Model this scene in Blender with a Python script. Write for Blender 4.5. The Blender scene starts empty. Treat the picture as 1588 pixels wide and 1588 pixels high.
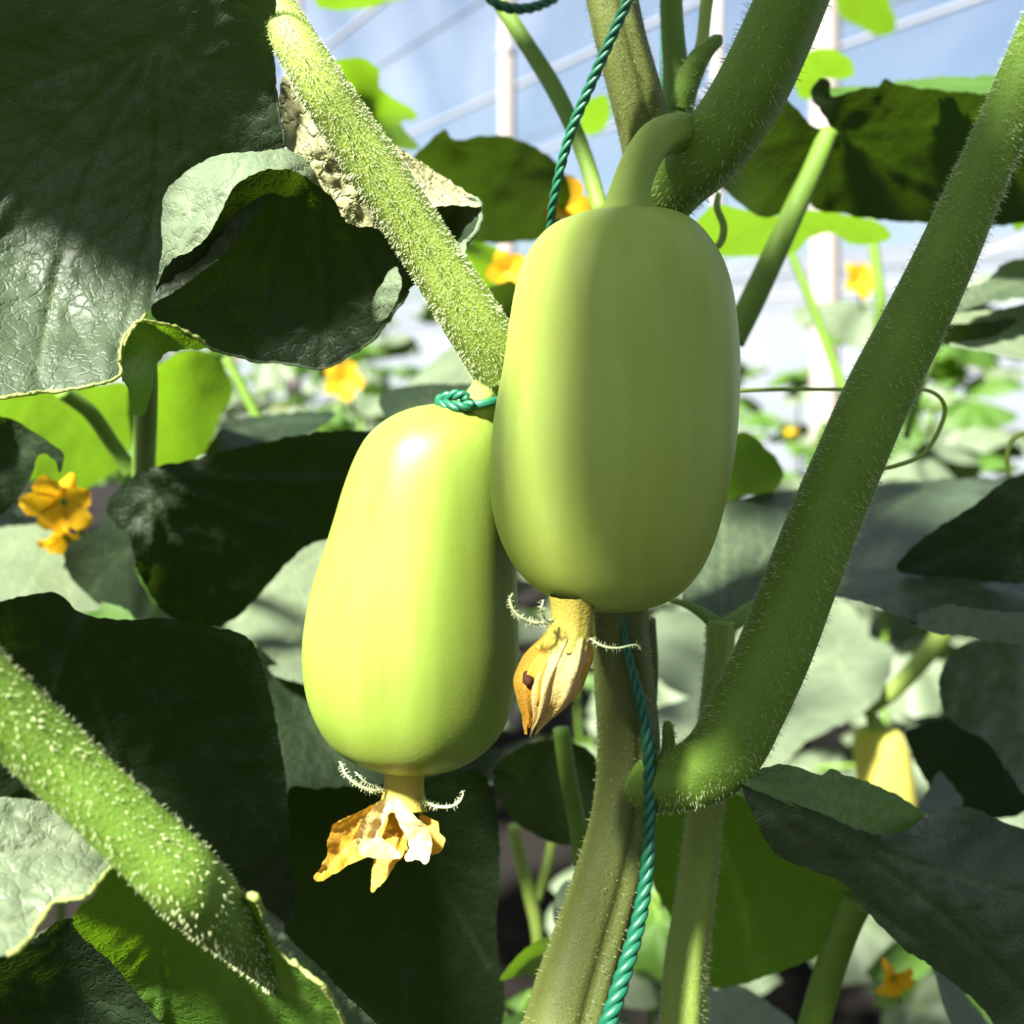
import bpy, math, random
import numpy as np
from mathutils import Vector, Matrix, noise
from mathutils.geometry import delaunay_2d_cdt

random.seed(7)
SC = bpy.context.scene
COL = SC.collection

# ------------------------------------------------------------------ camera, sky, sun, exposure
F, CX, CY, EYE = 1703.0, 794.0, 560.0, 1.2
cam_d = bpy.data.cameras.new('camera')
cam = bpy.data.objects.new('camera', cam_d)
COL.objects.link(cam)
cam.location = (0, 0, EYE)
cam.rotation_euler = (math.pi / 2, 0, 0)
cam_d.sensor_width = 36
cam_d.lens = 36 * F / 1588
cam_d.shift_y = -(794 - CY) / 1588
cam_d.clip_start = 0.01
cam_d.clip_end = 200
cam_d.dof.use_dof = True
cam_d.dof.focus_distance = 0.275
cam_d.dof.aperture_fstop = 12
SC.camera = cam

SUN = Vector((-0.42, -0.55, 0.72)).normalized()
world = bpy.data.worlds.new('sky')
SC.world = world
world.use_nodes = True
wn = world.node_tree.nodes
sky = wn.new('ShaderNodeTexSky')
sky.sky_type = 'NISHITA'
sky.sun_disc = False
sky.dust_density = 1.6
sky.sun_elevation = math.asin(SUN.z)
sky.sun_rotation = math.atan2(SUN.x, SUN.y)
wn['Background'].inputs[1].default_value = 0.16
world.node_tree.links.new(sky.outputs[0], wn['Background'].inputs[0])

sun_d = bpy.data.lights.new('sun', 'SUN')
sun_d.energy = 44.0
sun_d.angle = math.radians(6.5)
sun_d.color = (1.0, 0.955, 0.86)
sun = bpy.data.objects.new('sun', sun_d)
COL.objects.link(sun)
sun.rotation_euler = SUN.to_track_quat('Z', 'Y').to_euler()

SC.view_settings.view_transform = 'Standard'
SC.view_settings.look = 'None'
SC.view_settings.exposure = 0.0
SC.view_settings.gamma = 1.0
SC.view_settings.use_curve_mapping = False
SC.cycles.use_denoising = True
SC.cycles.max_bounces = 10
SC.cycles.transparent_max_bounces = 16
SC.cycles.sample_clamp_indirect = 8


def at(px, py, d):
    return Vector(((px - CX) / F * d, d, EYE - (py - CY) / F * d))


# ------------------------------------------------------------------ materials
def new_mat(name):
    m = bpy.data.materials.new(name)
    m.use_nodes = True
    nt = m.node_tree
    return m, nt, nt.nodes['Principled BSDF'], nt.nodes['Material Output']


def N(nt, t, **kw):
    n = nt.nodes.new(t)
    for k, v in kw.items():
        setattr(n, k, v)
    return n


def mixc(nt, fac, a, b):
    a, b = (tuple(x * ALB for x in q) if isinstance(q, tuple) else q for q in (a, b))
    n = N(nt, 'ShaderNodeMix', data_type='RGBA')
    for sock, v in ((n.inputs[0], fac), (n.inputs[6], a), (n.inputs[7], b)):
        if hasattr(v, 'is_output'):
            nt.links.new(v, sock)
        elif isinstance(v, tuple):
            sock.default_value = v + (1,)
        else:
            sock.default_value = v
    return n.outputs[2]


def leaf_mat(name, base, base2, vein, trans, tw=0.35, rough=0.45, spec=0.33, vein_amt=0.6, cell=260, bump=0.35):
    m, nt, p, out = new_mat(name)
    tc = N(nt, 'ShaderNodeTexCoord')
    no = N(nt, 'ShaderNodeTexNoise')
    no.inputs['Scale'].default_value = 70
    no.inputs['Detail'].default_value = 5
    nt.links.new(tc.outputs['Object'], no.inputs['Vector'])
    ramp = N(nt, 'ShaderNodeMapRange')
    ramp.inputs[1].default_value = 0.35
    ramp.inputs[2].default_value = 0.65
    nt.links.new(no.outputs[0], ramp.inputs[0])
    c = mixc(nt, ramp.outputs[0], base, base2)
    at_ = N(nt, 'ShaderNodeAttribute', attribute_name='vein')
    mul = N(nt, 'ShaderNodeMath', operation='MULTIPLY')
    mul.inputs[1].default_value = vein_amt
    nt.links.new(at_.outputs['Fac'], mul.inputs[0])
    c = mixc(nt, mul.outputs[0], c, vein)
    nt.links.new(c, p.inputs['Base Color'])
    p.inputs['Roughness'].default_value = rough
    p.inputs['Specular IOR Level'].default_value = spec
    vo = N(nt, 'ShaderNodeTexVoronoi', feature='DISTANCE_TO_EDGE')
    vo.inputs['Scale'].default_value = cell
    n2 = N(nt, 'ShaderNodeTexNoise')
    n2.inputs['Scale'].default_value = 150
    n2.inputs['Detail'].default_value = 4
    nt.links.new(tc.outputs['Object'], n2.inputs['Vector'])
    va = N(nt, 'ShaderNodeMix', data_type='VECTOR')
    va.inputs[0].default_value = 0.01
    nt.links.new(tc.outputs['Object'], va.inputs[4])
    nt.links.new(n2.outputs[1], va.inputs[5])
    nt.links.new(va.outputs[1], vo.inputs['Vector'])
    mr = N(nt, 'ShaderNodeMapRange')
    mr.inputs[2].default_value = 0.12
    nt.links.new(vo.outputs[0], mr.inputs[0])
    n3 = N(nt, 'ShaderNodeTexNoise')
    n3.inputs['Scale'].default_value = 900
    n3.inputs['Detail'].default_value = 3
    nt.links.new(tc.outputs['Object'], n3.inputs['Vector'])
    ad = N(nt, 'ShaderNodeMath', operation='MULTIPLY_ADD')
    ad.inputs[1].default_value = 0.45
    nt.links.new(n3.outputs[0], ad.inputs[0])
    nt.links.new(mr.outputs[0], ad.inputs[2])
    bp = N(nt, 'ShaderNodeBump')
    bp.inputs['Strength'].default_value = bump
    bp.inputs['Distance'].default_value = 0.0008
    nt.links.new(ad.outputs[0], bp.inputs['Height'])
    nt.links.new(bp.outputs[0], p.inputs['Normal'])
    tr = N(nt, 'ShaderNodeBsdfTranslucent')
    tcol = mixc(nt, mul.outputs[0], trans, tuple(x * 0.75 for x in trans))
    nt.links.new(tcol, tr.inputs[0])
    nt.links.new(bp.outputs[0], tr.inputs['Normal'])
    mx = N(nt, 'ShaderNodeMixShader')
    mx.inputs[0].default_value = tw
    nt.links.new(p.outputs[0], mx.inputs[1])
    nt.links.new(tr.outputs[0], mx.inputs[2])
    nt.links.new(mx.outputs[0], out.inputs[0])
    return m


M = {}
ALB = 0.6     # overall reflectance level of the plants under this sun
TR = (0.14, 0.28, 0.008)
M['leaf'] = leaf_mat('leaf_sunlit_green', (0.15, 0.195, 0.115), (0.12, 0.165, 0.09), (0.22, 0.27, 0.15), TR, 0.25)  # hairy grey green, paled further in colour for leaves in the sun
M['leaf_half_shade'] = leaf_mat('leaf_half_shade_green', (0.055, 0.08, 0.045), (0.04, 0.062, 0.033), (0.12, 0.16, 0.08), TR, 0.15, 0.48, 0.2)  # darker copy of the leaf colour for leaves partly in shade
M['leaf_shaded'] = leaf_mat('leaf_shaded_green', (0.013, 0.025, 0.010), (0.009, 0.018, 0.007), (0.035, 0.055, 0.025), TR, 0.12, 0.5, 0.14)  # darkest copy of the leaf colour, shade of the leaves above put in
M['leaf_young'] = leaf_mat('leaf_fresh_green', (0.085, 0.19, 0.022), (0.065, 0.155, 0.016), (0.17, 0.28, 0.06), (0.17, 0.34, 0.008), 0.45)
M['leaf_under'] = leaf_mat('leaf_pale_underside', (0.13, 0.175, 0.10), (0.10, 0.145, 0.08), (0.18, 0.22, 0.13), TR, 0.2, 0.6, 0.2)
M['leaf_dry'] = leaf_mat('leaf_dry_cream', (0.46, 0.46, 0.22), (0.38, 0.40, 0.18), (0.16, 0.15, 0.07), (0.4, 0.36, 0.12), 0.2, 0.7, 0.2, 0.9, 180, 0.7)
M['margin'] = leaf_mat('leaf_margin', (0.36, 0.42, 0.12), (0.28, 0.36, 0.1), (0.36, 0.42, 0.12), (0.5, 0.6, 0.08), 0.35, 0.6, 0.3)  # pale yellow green puts the sunlit glow of the edges into the colour
M['petal'] = leaf_mat('petal_orange', (0.72, 0.42, 0.045), (0.62, 0.30, 0.025), (0.8, 0.55, 0.12), (0.85, 0.45, 0.03), 0.3, 0.6, 0.2, 0.5, 420, 0.22)
M['petal_sunlit'] = leaf_mat('petal_sunlit_cream', (0.78, 0.60, 0.24), (0.76, 0.52, 0.14), (0.8, 0.7, 0.4), (0.85, 0.55, 0.1), 0.3, 0.6, 0.2, 0.5, 420, 0.22)  # petal colour paled to cream where strong sun bleaches it out
M['petal_fresh'] = leaf_mat('petal_yellow', (0.85, 0.52, 0.01), (0.8, 0.42, 0.008), (0.8, 0.5, 0.02), (0.9, 0.5, 0.01), 0.4, 0.6, 0.2)


def stem_mat(name, a, b, sss=0.15):
    m, nt, p, out = new_mat(name)
    tc = N(nt, 'ShaderNodeTexCoord')
    no = N(nt, 'ShaderNodeTexNoise')
    no.inputs['Scale'].default_value = 130
    no.inputs['Detail'].default_value = 4
    nt.links.new(tc.outputs['Object'], no.inputs['Vector'])
    nt.links.new(mixc(nt, no.outputs[0], a, b), p.inputs['Base Color'])
    p.inputs['Roughness'].default_value = 0.58
    p.inputs['Specular IOR Level'].default_value = 0.18
    p.inputs['Subsurface Weight'].default_value = sss
    p.inputs['Subsurface Radius'].default_value = (0.6, 1.0, 0.15)
    p.inputs['Subsurface Scale'].default_value = 0.004
    n3 = N(nt, 'ShaderNodeTexNoise')
    n3.inputs['Scale'].default_value = 1400
    nt.links.new(tc.outputs['Object'], n3.inputs['Vector'])
    bp = N(nt, 'ShaderNodeBump')
    bp.inputs['Strength'].default_value = 0.5
    bp.inputs['Distance'].default_value = 0.0005
    nt.links.new(n3.outputs[0], bp.inputs['Height'])
    nt.links.new(bp.outputs[0], p.inputs['Normal'])
    return m


M['stem'] = stem_mat('stem_green', (0.16, 0.28, 0.035), (0.11, 0.21, 0.025))
M['stem_vine'] = stem_mat('stem_olive', (0.13, 0.155, 0.035), (0.09, 0.12, 0.025))
M['stem_lime'] = stem_mat('stem_lime', (0.29, 0.40, 0.08), (0.23, 0.33, 0.055))
M['hair'] = stem_mat('plant_hair', (0.55, 0.62, 0.32), (0.48, 0.55, 0.28), 0)


def fruit_mat(name, a, b, c):
    m, nt, p, out = new_mat(name)
    tc = N(nt, 'ShaderNodeTexCoord')
    mp = N(nt, 'ShaderNodeMapping')
    mp.inputs['Scale'].default_value = (1, 1, 0.07)
    nt.links.new(tc.outputs['Object'], mp.inputs[0])
    no = N(nt, 'ShaderNodeTexNoise')
    no.inputs['Scale'].default_value = 130
    no.inputs['Detail'].default_value = 3
    nt.links.new(mp.outputs[0], no.inputs['Vector'])
    mr = N(nt, 'ShaderNodeMapRange')
    mr.inputs[1].default_value = 0.35
    mr.inputs[2].default_value = 0.68
    nt.links.new(no.outputs[0], mr.inputs[0])
    n2 = N(nt, 'ShaderNodeTexNoise')
    n2.inputs['Scale'].default_value = 38
    n2.inputs['Detail'].default_value = 3
    nt.links.new(tc.outputs['Object'], n2.inputs['Vector'])
    col = mixc(nt, mr.outputs[0], a, b)
    col = mixc(nt, n2.outputs[0], col, c)
    nt.links.new(col, p.inputs['Base Color'])
    p.inputs['Roughness'].default_value = 0.45
    p.inputs['Specular IOR Level'].default_value = 0.22
    p.inputs['Subsurface Weight'].default_value = 0.35
    p.inputs['Subsurface Radius'].default_value = (0.8, 1.0, 0.2)
    p.inputs['Subsurface Scale'].default_value = 0.005
    n3 = N(nt, 'ShaderNodeTexNoise')
    n3.inputs['Scale'].default_value = 1100
    nt.links.new(tc.outputs['Object'], n3.inputs['Vector'])
    bp = N(nt, 'ShaderNodeBump')
    bp.inputs['Strength'].default_value = 0.12
    bp.inputs['Distance'].default_value = 0.0004
    nt.links.new(n3.outputs[0], bp.inputs['Height'])
    nt.links.new(bp.outputs[0], p.inputs['Normal'])
    return m


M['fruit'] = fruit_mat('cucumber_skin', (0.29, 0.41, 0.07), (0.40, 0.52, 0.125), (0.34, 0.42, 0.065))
M['fruit_b'] = fruit_mat('cucumber_skin_sunlit', (0.185, 0.285, 0.034), (0.25, 0.35, 0.062), (0.205, 0.285, 0.036))  # same skin, darkened in colour for the cucumber in full sun
M['fruit_y'] = fruit_mat('cucumber_skin_yellow', (0.62, 0.58, 0.09), (0.66, 0.62, 0.14), (0.62, 0.56, 0.1))


def plain(name, c, rough=0.6, spec=0.3):
    m, nt, p, out = new_mat(name)
    tc = N(nt, 'ShaderNodeTexCoord')
    no = N(nt, 'ShaderNodeTexNoise')
    no.inputs['Scale'].default_value = 6
    no.inputs['Detail'].default_value = 5
    nt.links.new(tc.outputs['Object'], no.inputs['Vector'])
    nt.links.new(mixc(nt, no.outputs[0], c, tuple(x * 0.8 for x in c)), p.inputs['Base Color'])
    p.inputs['Roughness'].default_value = rough
    p.inputs['Specular IOR Level'].default_value = spec
    return m


M['twine'] = plain('green_twine', (0.008, 0.135, 0.068), 0.45, 0.4)
M['post'] = plain('white_post', (0.36, 0.31, 0.28))
M['wire'] = plain('dark_wire', (0.10, 0.11, 0.13), 0.5, 0.3)
M['pipe'] = plain('galvanised_pipe', (0.30, 0.31, 0.34), 0.4, 0.5)
M['soil'] = plain('dark_soil', (0.012, 0.010, 0.008), 0.95, 0.1)
M['pebble'] = plain('pale_pebble', (0.45, 0.43, 0.4), 0.9, 0.1)
M['ground'] = plain('dry_ground', (0.16, 0.16, 0.155), 0.9, 0.1)
M['cover'] = plain('white_film_cover', (0.115, 0.128, 0.148), 0.6, 0.2)
M['neck'] = stem_mat('flower_neck', (0.42, 0.40, 0.07), (0.52, 0.40, 0.06))
M['rot'] = plain('gap_shade_brown', (0.07, 0.03, 0.012), 0.9, 0.1)  # dark brown standing in for the shade between petals


def film_mat():
    m, nt, p, out = new_mat('greenhouse_film')
    nt.nodes.remove(p)
    tc = N(nt, 'ShaderNodeTexCoord')
    mp = N(nt, 'ShaderNodeMapping')
    mp.inputs['Scale'].default_value = (1.0, 0.06, 1.0)
    nt.links.new(tc.outputs['Object'], mp.inputs[0])
    no = N(nt, 'ShaderNodeTexNoise')
    no.inputs['Scale'].default_value = 3.0
    no.inputs['Detail'].default_value = 6
    nt.links.new(mp.outputs[0], no.inputs['Vector'])
    mr = N(nt, 'ShaderNodeMapRange')
    mr.inputs[1].default_value = 0.35
    mr.inputs[2].default_value = 0.75
    mr.inputs[3].default_value = 0.04
    mr.inputs[4].default_value = 0.16
    nt.links.new(no.outputs[0], mr.inputs[0])
    t = N(nt, 'ShaderNodeBsdfTransparent')
    t.inputs[0].default_value = (0.97, 0.98, 1.0, 1)
    d = N(nt, 'ShaderNodeBsdfTranslucent')
    d.inputs[0].default_value = (0.85, 0.9, 0.97, 1)
    rf = N(nt, 'ShaderNodeBsdfDiffuse')
    rf.inputs[0].default_value = (0.80, 0.87, 0.97, 1)
    hz = N(nt, 'ShaderNodeMixShader')
    hz.inputs[0].default_value = 0.5
    nt.links.new(d.outputs[0], hz.inputs[1])
    nt.links.new(rf.outputs[0], hz.inputs[2])
    mx = N(nt, 'ShaderNodeMixShader')
    nt.links.new(mr.outputs[0], mx.inputs[0])
    nt.links.new(t.outputs[0], mx.inputs[1])
    nt.links.new(hz.outputs[0], mx.inputs[2])
    nt.links.new(mx.outputs[0], out.inputs[0])
    return m


M['film'] = film_mat()


# ------------------------------------------------------------------ helpers
def thing(name, label, cat, loc, group=None):
    o = bpy.data.objects.new(name, None)
    o.empty_display_size = 0.01
    COL.objects.link(o)
    o.location = loc
    o['label'] = label
    o['category'] = cat
    if group:
        o['group'] = group
    return o


ROOTLOC = {}


def world_loc(o):
    p = Vector((0, 0, 0))
    while o is not None:
        p = p + o.location
        o = o.parent
    return p


def obj(name, verts, faces, mat, parent=None, smooth=True, vein=None, label=None, kind=None):
    """verts are world positions; stored relative to the parent's place"""
    v = np.array([tuple(x) for x in verts], dtype=float)
    if parent is not None:
        off = world_loc(parent)
        loc = Vector((0, 0, 0))
    else:
        off = Vector(tuple(v.mean(0)))
        loc = off
    v = v - np.array(tuple(off))
    me = bpy.data.meshes.new(name)
    me.from_pydata([tuple(x) for x in v], [], [tuple(f) for f in faces])
    if smooth:
        me.polygons.foreach_set('use_smooth', [True] * len(me.polygons))
    me.materials.append(mat)
    if vein is not None:
        a = me.attributes.new('vein', 'FLOAT', 'POINT')
        a.data.foreach_set('value', np.asarray(vein, dtype=np.float32))
    me.update()
    o = bpy.data.objects.new(name, me)
    COL.objects.link(o)
    o.location = loc
    if parent is not None:
        o.parent = parent
    if label:
        o['label'] = label
    if kind:
        o['kind'] = kind
    return o


def struct(name, verts, faces, mat, smooth=False):
    o = obj(name, verts, faces, mat, smooth=smooth)
    o['kind'] = 'structure'
    return o


def tag(o, label, cat, group=None):
    o['label'] = label
    o['category'] = cat
    if group:
        o['group'] = group
    return o


def catmull(P, n, closed=False):
    P = np.asarray(P, dtype=float)
    out = []
    m = len(P)
    segs = m if closed else m - 1
    for i in range(segs):
        if closed:
            a, b, c, d = P[(i - 1) % m], P[i], P[(i + 1) % m], P[(i + 2) % m]
        else:
            b, c = P[i], P[i + 1]
            a = P[i - 1] if i > 0 else 2 * b - c
            d = P[i + 2] if i + 2 < m else 2 * c - b
        for k in range(n):
            t = k / n
            out.append(0.5 * (2 * b + (c - a) * t + (2 * a - 5 * b + 4 * c - d) * t * t + (3 * b - 3 * c + d - a) * t ** 3))
    if not closed:
        out.append(P[-1])
    return np.array(out)


def path_px(ctrl, n=8):
    """ctrl: (px, py, depth, width_px) -> world points and radii"""
    c = catmull(ctrl, n)
    pts = [at(a, b, d) for a, b, d, w in c]
    rad = [max(w, 0.2) * d / F / 2 for a, b, d, w in c]
    return pts, rad


def frames(pts):
    fr = []
    n = None
    for i, p in enumerate(pts):
        t = (pts[min(i + 1, len(pts) - 1)] - pts[max(i - 1, 0)])
        if t.length < 1e-9:
            t = Vector((0, 0, 1))
        t.normalize()
        if n is None:
            n = t.cross(Vector((0, 1, 0)))
            if n.length < 1e-4:
                n = t.cross(Vector((1, 0, 0)))
            n.normalize()
        else:
            n = (n - t * n.dot(t)).normalized()
        fr.append((t, n, t.cross(n)))
    return fr


def tube_data(pts, rad, seg=18, ridges=0, amp=0.0, phase=0.0, wob=0.0, prof=None):
    fr = frames(pts)
    V, Fc = [], []
    for i, (p, r) in enumerate(zip(pts, rad)):
        t, n, b = fr[i]
        for k in range(seg):
            a = 2 * math.pi * k / seg
            q = 1 + (amp * math.cos(ridges * a + phase) if ridges else 0)
            if prof:
                q *= prof(a)
            if wob:
                q += wob * noise.noise(p * 160 + Vector((math.cos(a), math.sin(a), 0)))
            V.append(p + (n * math.cos(a) + b * math.sin(a)) * r * q)
    m = len(pts)
    for i in range(m - 1):
        for k in range(seg):
            k2 = (k + 1) % seg
            Fc.append((i * seg + k, i * seg + k2, (i + 1) * seg + k2, (i + 1) * seg + k))
    V.append(pts[0]); V.append(pts[-1])
    for k in range(seg):
        Fc.append((len(V) - 2, (k + 1) % seg, k))
        Fc.append((len(V) - 1, (m - 1) * seg + k, (m - 1) * seg + (k + 1) % seg))
    return V, Fc


def tube(name, ctrl, mat, parent=None, seg=18, n=8, **kw):
    pts, rad = path_px(ctrl, n)
    V, Fc = tube_data(pts, rad, seg, **kw)
    return obj(name, V, Fc, mat, parent), pts, rad


def hairs(pts, rad, count, length, parent, width=0.00010, name='stem_hairs', droop=0.25, skip=None, proud=0.97):
    """tapering bristles standing on a stem: far too many to count"""
    fr = frames(pts)
    V, Fc = [], []
    L = [0.0]
    for i in range(1, len(pts)):
        L.append(L[-1] + (pts[i] - pts[i - 1]).length)
    for _ in range(count):
        s = random.random() * L[-1]
        i = 0
        while i < len(L) - 2 and L[i + 1] < s:
            i += 1
        f = (s - L[i]) / max(L[i + 1] - L[i], 1e-9)
        p = pts[i].lerp(pts[i + 1], f)
        r = rad[i] * (1 - f) + rad[i + 1] * f
        t, n, b = fr[i]
        a = random.random() * 2 * math.pi
        out = n * math.cos(a) + b * math.sin(a)
        side = t.cross(out)
        ln = length * random.uniform(0.45, 1.25)
        w = width * random.uniform(0.8, 1.3)
        q = p + out * r * proud
        lean = t * random.uniform(-droop, droop) + side * random.uniform(-droop, droop) + Vector((0, 0, -droop * 0.4))
        mid = q + (out + lean * 0.4).normalized() * ln * 0.55
        tip = q + (out + lean * 1.3).normalized() * ln
        k = len(V)
        for c, ww in ((q, w * 1.5), (mid, w)):
            for j in range(3):
                an = 2 * math.pi * j / 3
                V.append(c + (t * math.cos(an) + side * math.sin(an)) * ww)
        V.append(tip)
        for j in range(3):
            j2 = (j + 1) % 3
            Fc.append((k + j, k + j2, k + 3 + j2, k + 3 + j))
            Fc.append((k + 3 + j, k + 3 + j2, k + 6))
    return obj(name, V, Fc, M['hair'], parent, smooth=False, kind='stuff')


def tps(ctrl):
    c = np.asarray(ctrl, dtype=float)
    P, z = c[:, :2] / 500.0, c[:, 2]
    n = len(P)

    def U(r):
        return np.where(r > 1e-9, r * r * np.log(np.maximum(r, 1e-9)), 0)
    if n < 3:
        return lambda q: np.full(len(q), z.mean())
    K = U(np.linalg.norm(P[:, None] - P[None], axis=2)) + np.eye(n) * 1e-4
    Q = np.hstack([np.ones((n, 1)), P])
    A = np.zeros((n + 3, n + 3))
    A[:n, :n] = K; A[:n, n:] = Q; A[n:, :n] = Q.T
    w = np.linalg.lstsq(A, np.concatenate([z, np.zeros(3)]), rcond=None)[0]

    def f(q):
        q = np.asarray(q, dtype=float) / 500.0
        return U(np.linalg.norm(q[:, None] - P[None], axis=2)) @ w[:n] + np.hstack([np.ones((len(q), 1)), q]) @ w[n:]
    return f


def seg_dist(Q, A, B):
    d = B - A
    l2 = np.maximum((d ** 2).sum(1), 1e-9)
    t = np.clip(((Q[:, None] - A[None]) * d[None]).sum(2) / l2[None], 0, 1)
    return np.linalg.norm(Q[:, None] - (A[None] + t[..., None] * d[None]), axis=2)


def inside(Q, poly):
    x, y = Q[:, 0], Q[:, 1]
    r = np.zeros(len(Q), bool)
    n = len(poly)
    for i in range(n):
        x1, y1 = poly[i]; x2, y2 = poly[(i + 1) % n]
        if y1 == y2:
            continue
        c = ((y1 > y) != (y2 > y)) & (x < (x2 - x1) * (y - y1) / (y2 - y1) + x1)
        r ^= c
    return r


def vein_lines(base, tips, sec=5):
    S = []
    base = np.array(base, float)
    rnd = random.Random(int(base.sum()))
    for tip in tips:
        tip = np.array(tip, float)
        d = tip - base
        nrm = np.array((-d[1], d[0]))
        bend = rnd.uniform(-0.07, 0.07)
        P = [base + d * t + nrm * bend * math.sin(math.pi * t) for t in np.linspace(0, 1, 9)]
        S += [(P[i], P[i + 1], 1.0) for i in range(8)]
        ln = np.linalg.norm(d)
        for k in range(sec):
            t = 0.22 + 0.7 * k / sec + rnd.uniform(-0.03, 0.03)
            p = base + d * t + nrm * bend * math.sin(math.pi * t)
            for sgn in (-1, 1):
                a = sgn * rnd.uniform(0.7, 0.95)
                u = d / ln
                u = np.array((u[0] * math.cos(a) - u[1] * math.sin(a), u[0] * math.sin(a) + u[1] * math.cos(a)))
                q = p + u * ln * 0.34 * (1 - 0.6 * t)
                S.append((p, q, 0.5))
    return S


def blade_data(outline, ctrl, spacing=9, base=None, tips=(), relief=0.0006, bumps=0.0008, bscale=0.012, serr=1.6, curl=0.0, smooth_n=6, vw=4.0, seed=0):
    """a thin curved leaf surface: outline in the leaf's own plan, depth from a spline through measured points"""
    poly = catmull(outline, smooth_n, True)
    # resample evenly
    seglen = np.linalg.norm(np.roll(poly, -1, 0) - poly, axis=1)
    L = np.concatenate([[0], np.cumsum(seglen)])
    n = max(12, int(L[-1] / (spacing * 0.75)))
    tt = np.linspace(0, L[-1], n, endpoint=False)
    cl = np.vstack([poly, poly[:1]])
    poly = np.stack([np.interp(tt, L, cl[:, 0]), np.interp(tt, L, cl[:, 1])], 1)
    tan = np.roll(poly, -1, 0) - np.roll(poly, 1, 0)
    nrm = np.stack([tan[:, 1], -tan[:, 0]], 1)
    nrm /= np.maximum(np.linalg.norm(nrm, axis=1, keepdims=True), 1e-6)
    wav = np.array([noise.noise(Vector((p[0] * 0.06, p[1] * 0.06, seed))) + 0.8 * noise.noise(Vector((p[0] * 0.17, p[1] * 0.17, seed + 5))) for p in poly])
    poly = poly + nrm * (wav * serr * 1.6)[:, None]
    x0, y0 = poly.min(0); x1, y1 = poly.max(0)
    g = []
    rnd = random.Random(seed + 11)
    j = 0
    y = y0
    while y < y1:
        x = x0 + (spacing / 2 if j % 2 else 0)
        while x < x1:
            g.append((x + rnd.uniform(-.15, .15) * spacing, y + rnd.uniform(-.15, .15) * spacing))
            x += spacing
        y += spacing * 0.87
        j += 1
    g = np.array(g)
    g = g[inside(g, poly)]
    if len(g):
        de = seg_dist(g, poly, np.roll(poly, -1, 0)).min(1)
        g = g[de > spacing * 0.45]
    pts = np.vstack([poly, g]) if len(g) else poly
    m = len(poly)
    res = delaunay_2d_cdt([Vector(p) for p in pts], [], [list(range(m))], 1, 1e-5)
    vs, fs = np.array([tuple(v) for v in res[0]]), res[2]
    d = tps(ctrl)(vs)
    de = seg_dist(vs, poly, np.roll(poly, -1, 0)).min(1)
    nz = np.array([noise.noise(Vector((p[0] * bscale, p[1] * bscale, seed * 3.1))) + 0.5 * noise.noise(Vector((p[0] * bscale * 2.7, p[1] * bscale * 2.7, seed))) for p in vs])
    d = d + nz * bumps
    if curl:
        cz = np.array([noise.noise(Vector((p[0] * 0.02, p[1] * 0.02, seed + 9))) for p in vs])
        d = d + curl * (0.35 + cz) * np.exp(-de / 16)
    vein = np.zeros(len(vs))
    if base is not None and len(tips):
        S = vein_lines(base, tips)
        A = np.array([s[0] for s in S]); B = np.array([s[1] for s in S]); W = np.array([s[2] for s in S])
        D = seg_dist(vs, A, B)
        vein = (W[None] * np.exp(-(D / (vw * (0.6 + 0.4 * W[None]))) ** 2)).max(1)
        soft = (W[None] * np.exp(-(D / (vw * 3.0)) ** 2)).max(1)
        d = d + relief * (vein * 0.6 + soft)
    V = [at(p[0], p[1], q) for p, q in zip(vs, d)]
    # orient towards the camera side
    Fc = []
    for f in fs:
        a, b, c = (vs[i] for i in f[:3])
        cr = (b[0] - a[0]) * (c[1] - a[1]) - (b[1] - a[1]) * (c[0] - a[0])
        Fc.append(tuple(f) if cr < 0 else tuple(reversed(f)))
    rim = [at(p[0], p[1], q) for p, q in zip(poly, tps(ctrl)(poly))]
    # true rim from mesh
    idx = [int(np.argmin(((vs - p) ** 2).sum(1))) for p in poly]
    rim = [V[i] for i in idx]
    return V, Fc, vein, rim


def blade(name, outline, ctrl, mat, parent, label=None, **kw):
    V, Fc, vein, rim = blade_data(outline, ctrl, **kw)
    o = obj(name, V, Fc, mat, parent, vein=vein, label=label)
    return o, rim


def margin(rim, r, parent, mat, lo=0.0, hi=1.0, name='leaf_margin'):
    n = len(rim)
    pts = rim[int(lo * n):int(hi * n)]
    if len(pts) < 4:
        return
    V, Fc = tube_data(pts, [r * (0.75 + 0.5 * random.random()) for _ in pts], 6)
    return obj(name, V, Fc, mat, parent)


def margin_between(rim, a, b, r, parent, mat, name='leaf_margin'):
    """rim bead between two plan points, walking along the rim the short way"""
    def near(p):
        w = [abs((v.x / v.y * F + CX) - p[0]) + abs((EYE - v.z) / v.y * F + CY - p[1]) for v in rim]
        return int(np.argmin(w))
    i, j = near(a), near(b)
    n = len(rim)
    f = (j - i) % n
    if f <= n - f:
        pts = [rim[(i + k) % n] for k in range(f + 1)]
    else:
        pts = [rim[(i - k) % n] for k in range(n - f + 1)]
    if len(pts) < 4:
        return
    V, Fc = tube_data(pts, [r * (0.7 + 0.6 * random.random()) for _ in pts], 6)
    return obj(name, V, Fc, mat, parent)


def leaf(label, outline, ctrl, mat='leaf', base=None, tips=(), petiole=None, pmat='stem', group=None, name='cucumber_leaf', hair=0, cat='leaf', **kw):
    b = base or outline[0]
    bd = float(tps(ctrl)(np.array([b]))[0])
    root = thing(name, label, cat, at(b[0], b[1], bd), group)
    bl, rim = blade('blade', outline, ctrl, M[mat], root, base=base, tips=tips, seed=len(bpy.data.objects) % 97, **kw)
    if petiole:
        pt, pts, rad = tube('petiole', petiole, M[pmat], root, seg=12)
        if hair:
            hairs(pts, rad, hair, 0.0012, root)
    return root, rim


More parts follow.
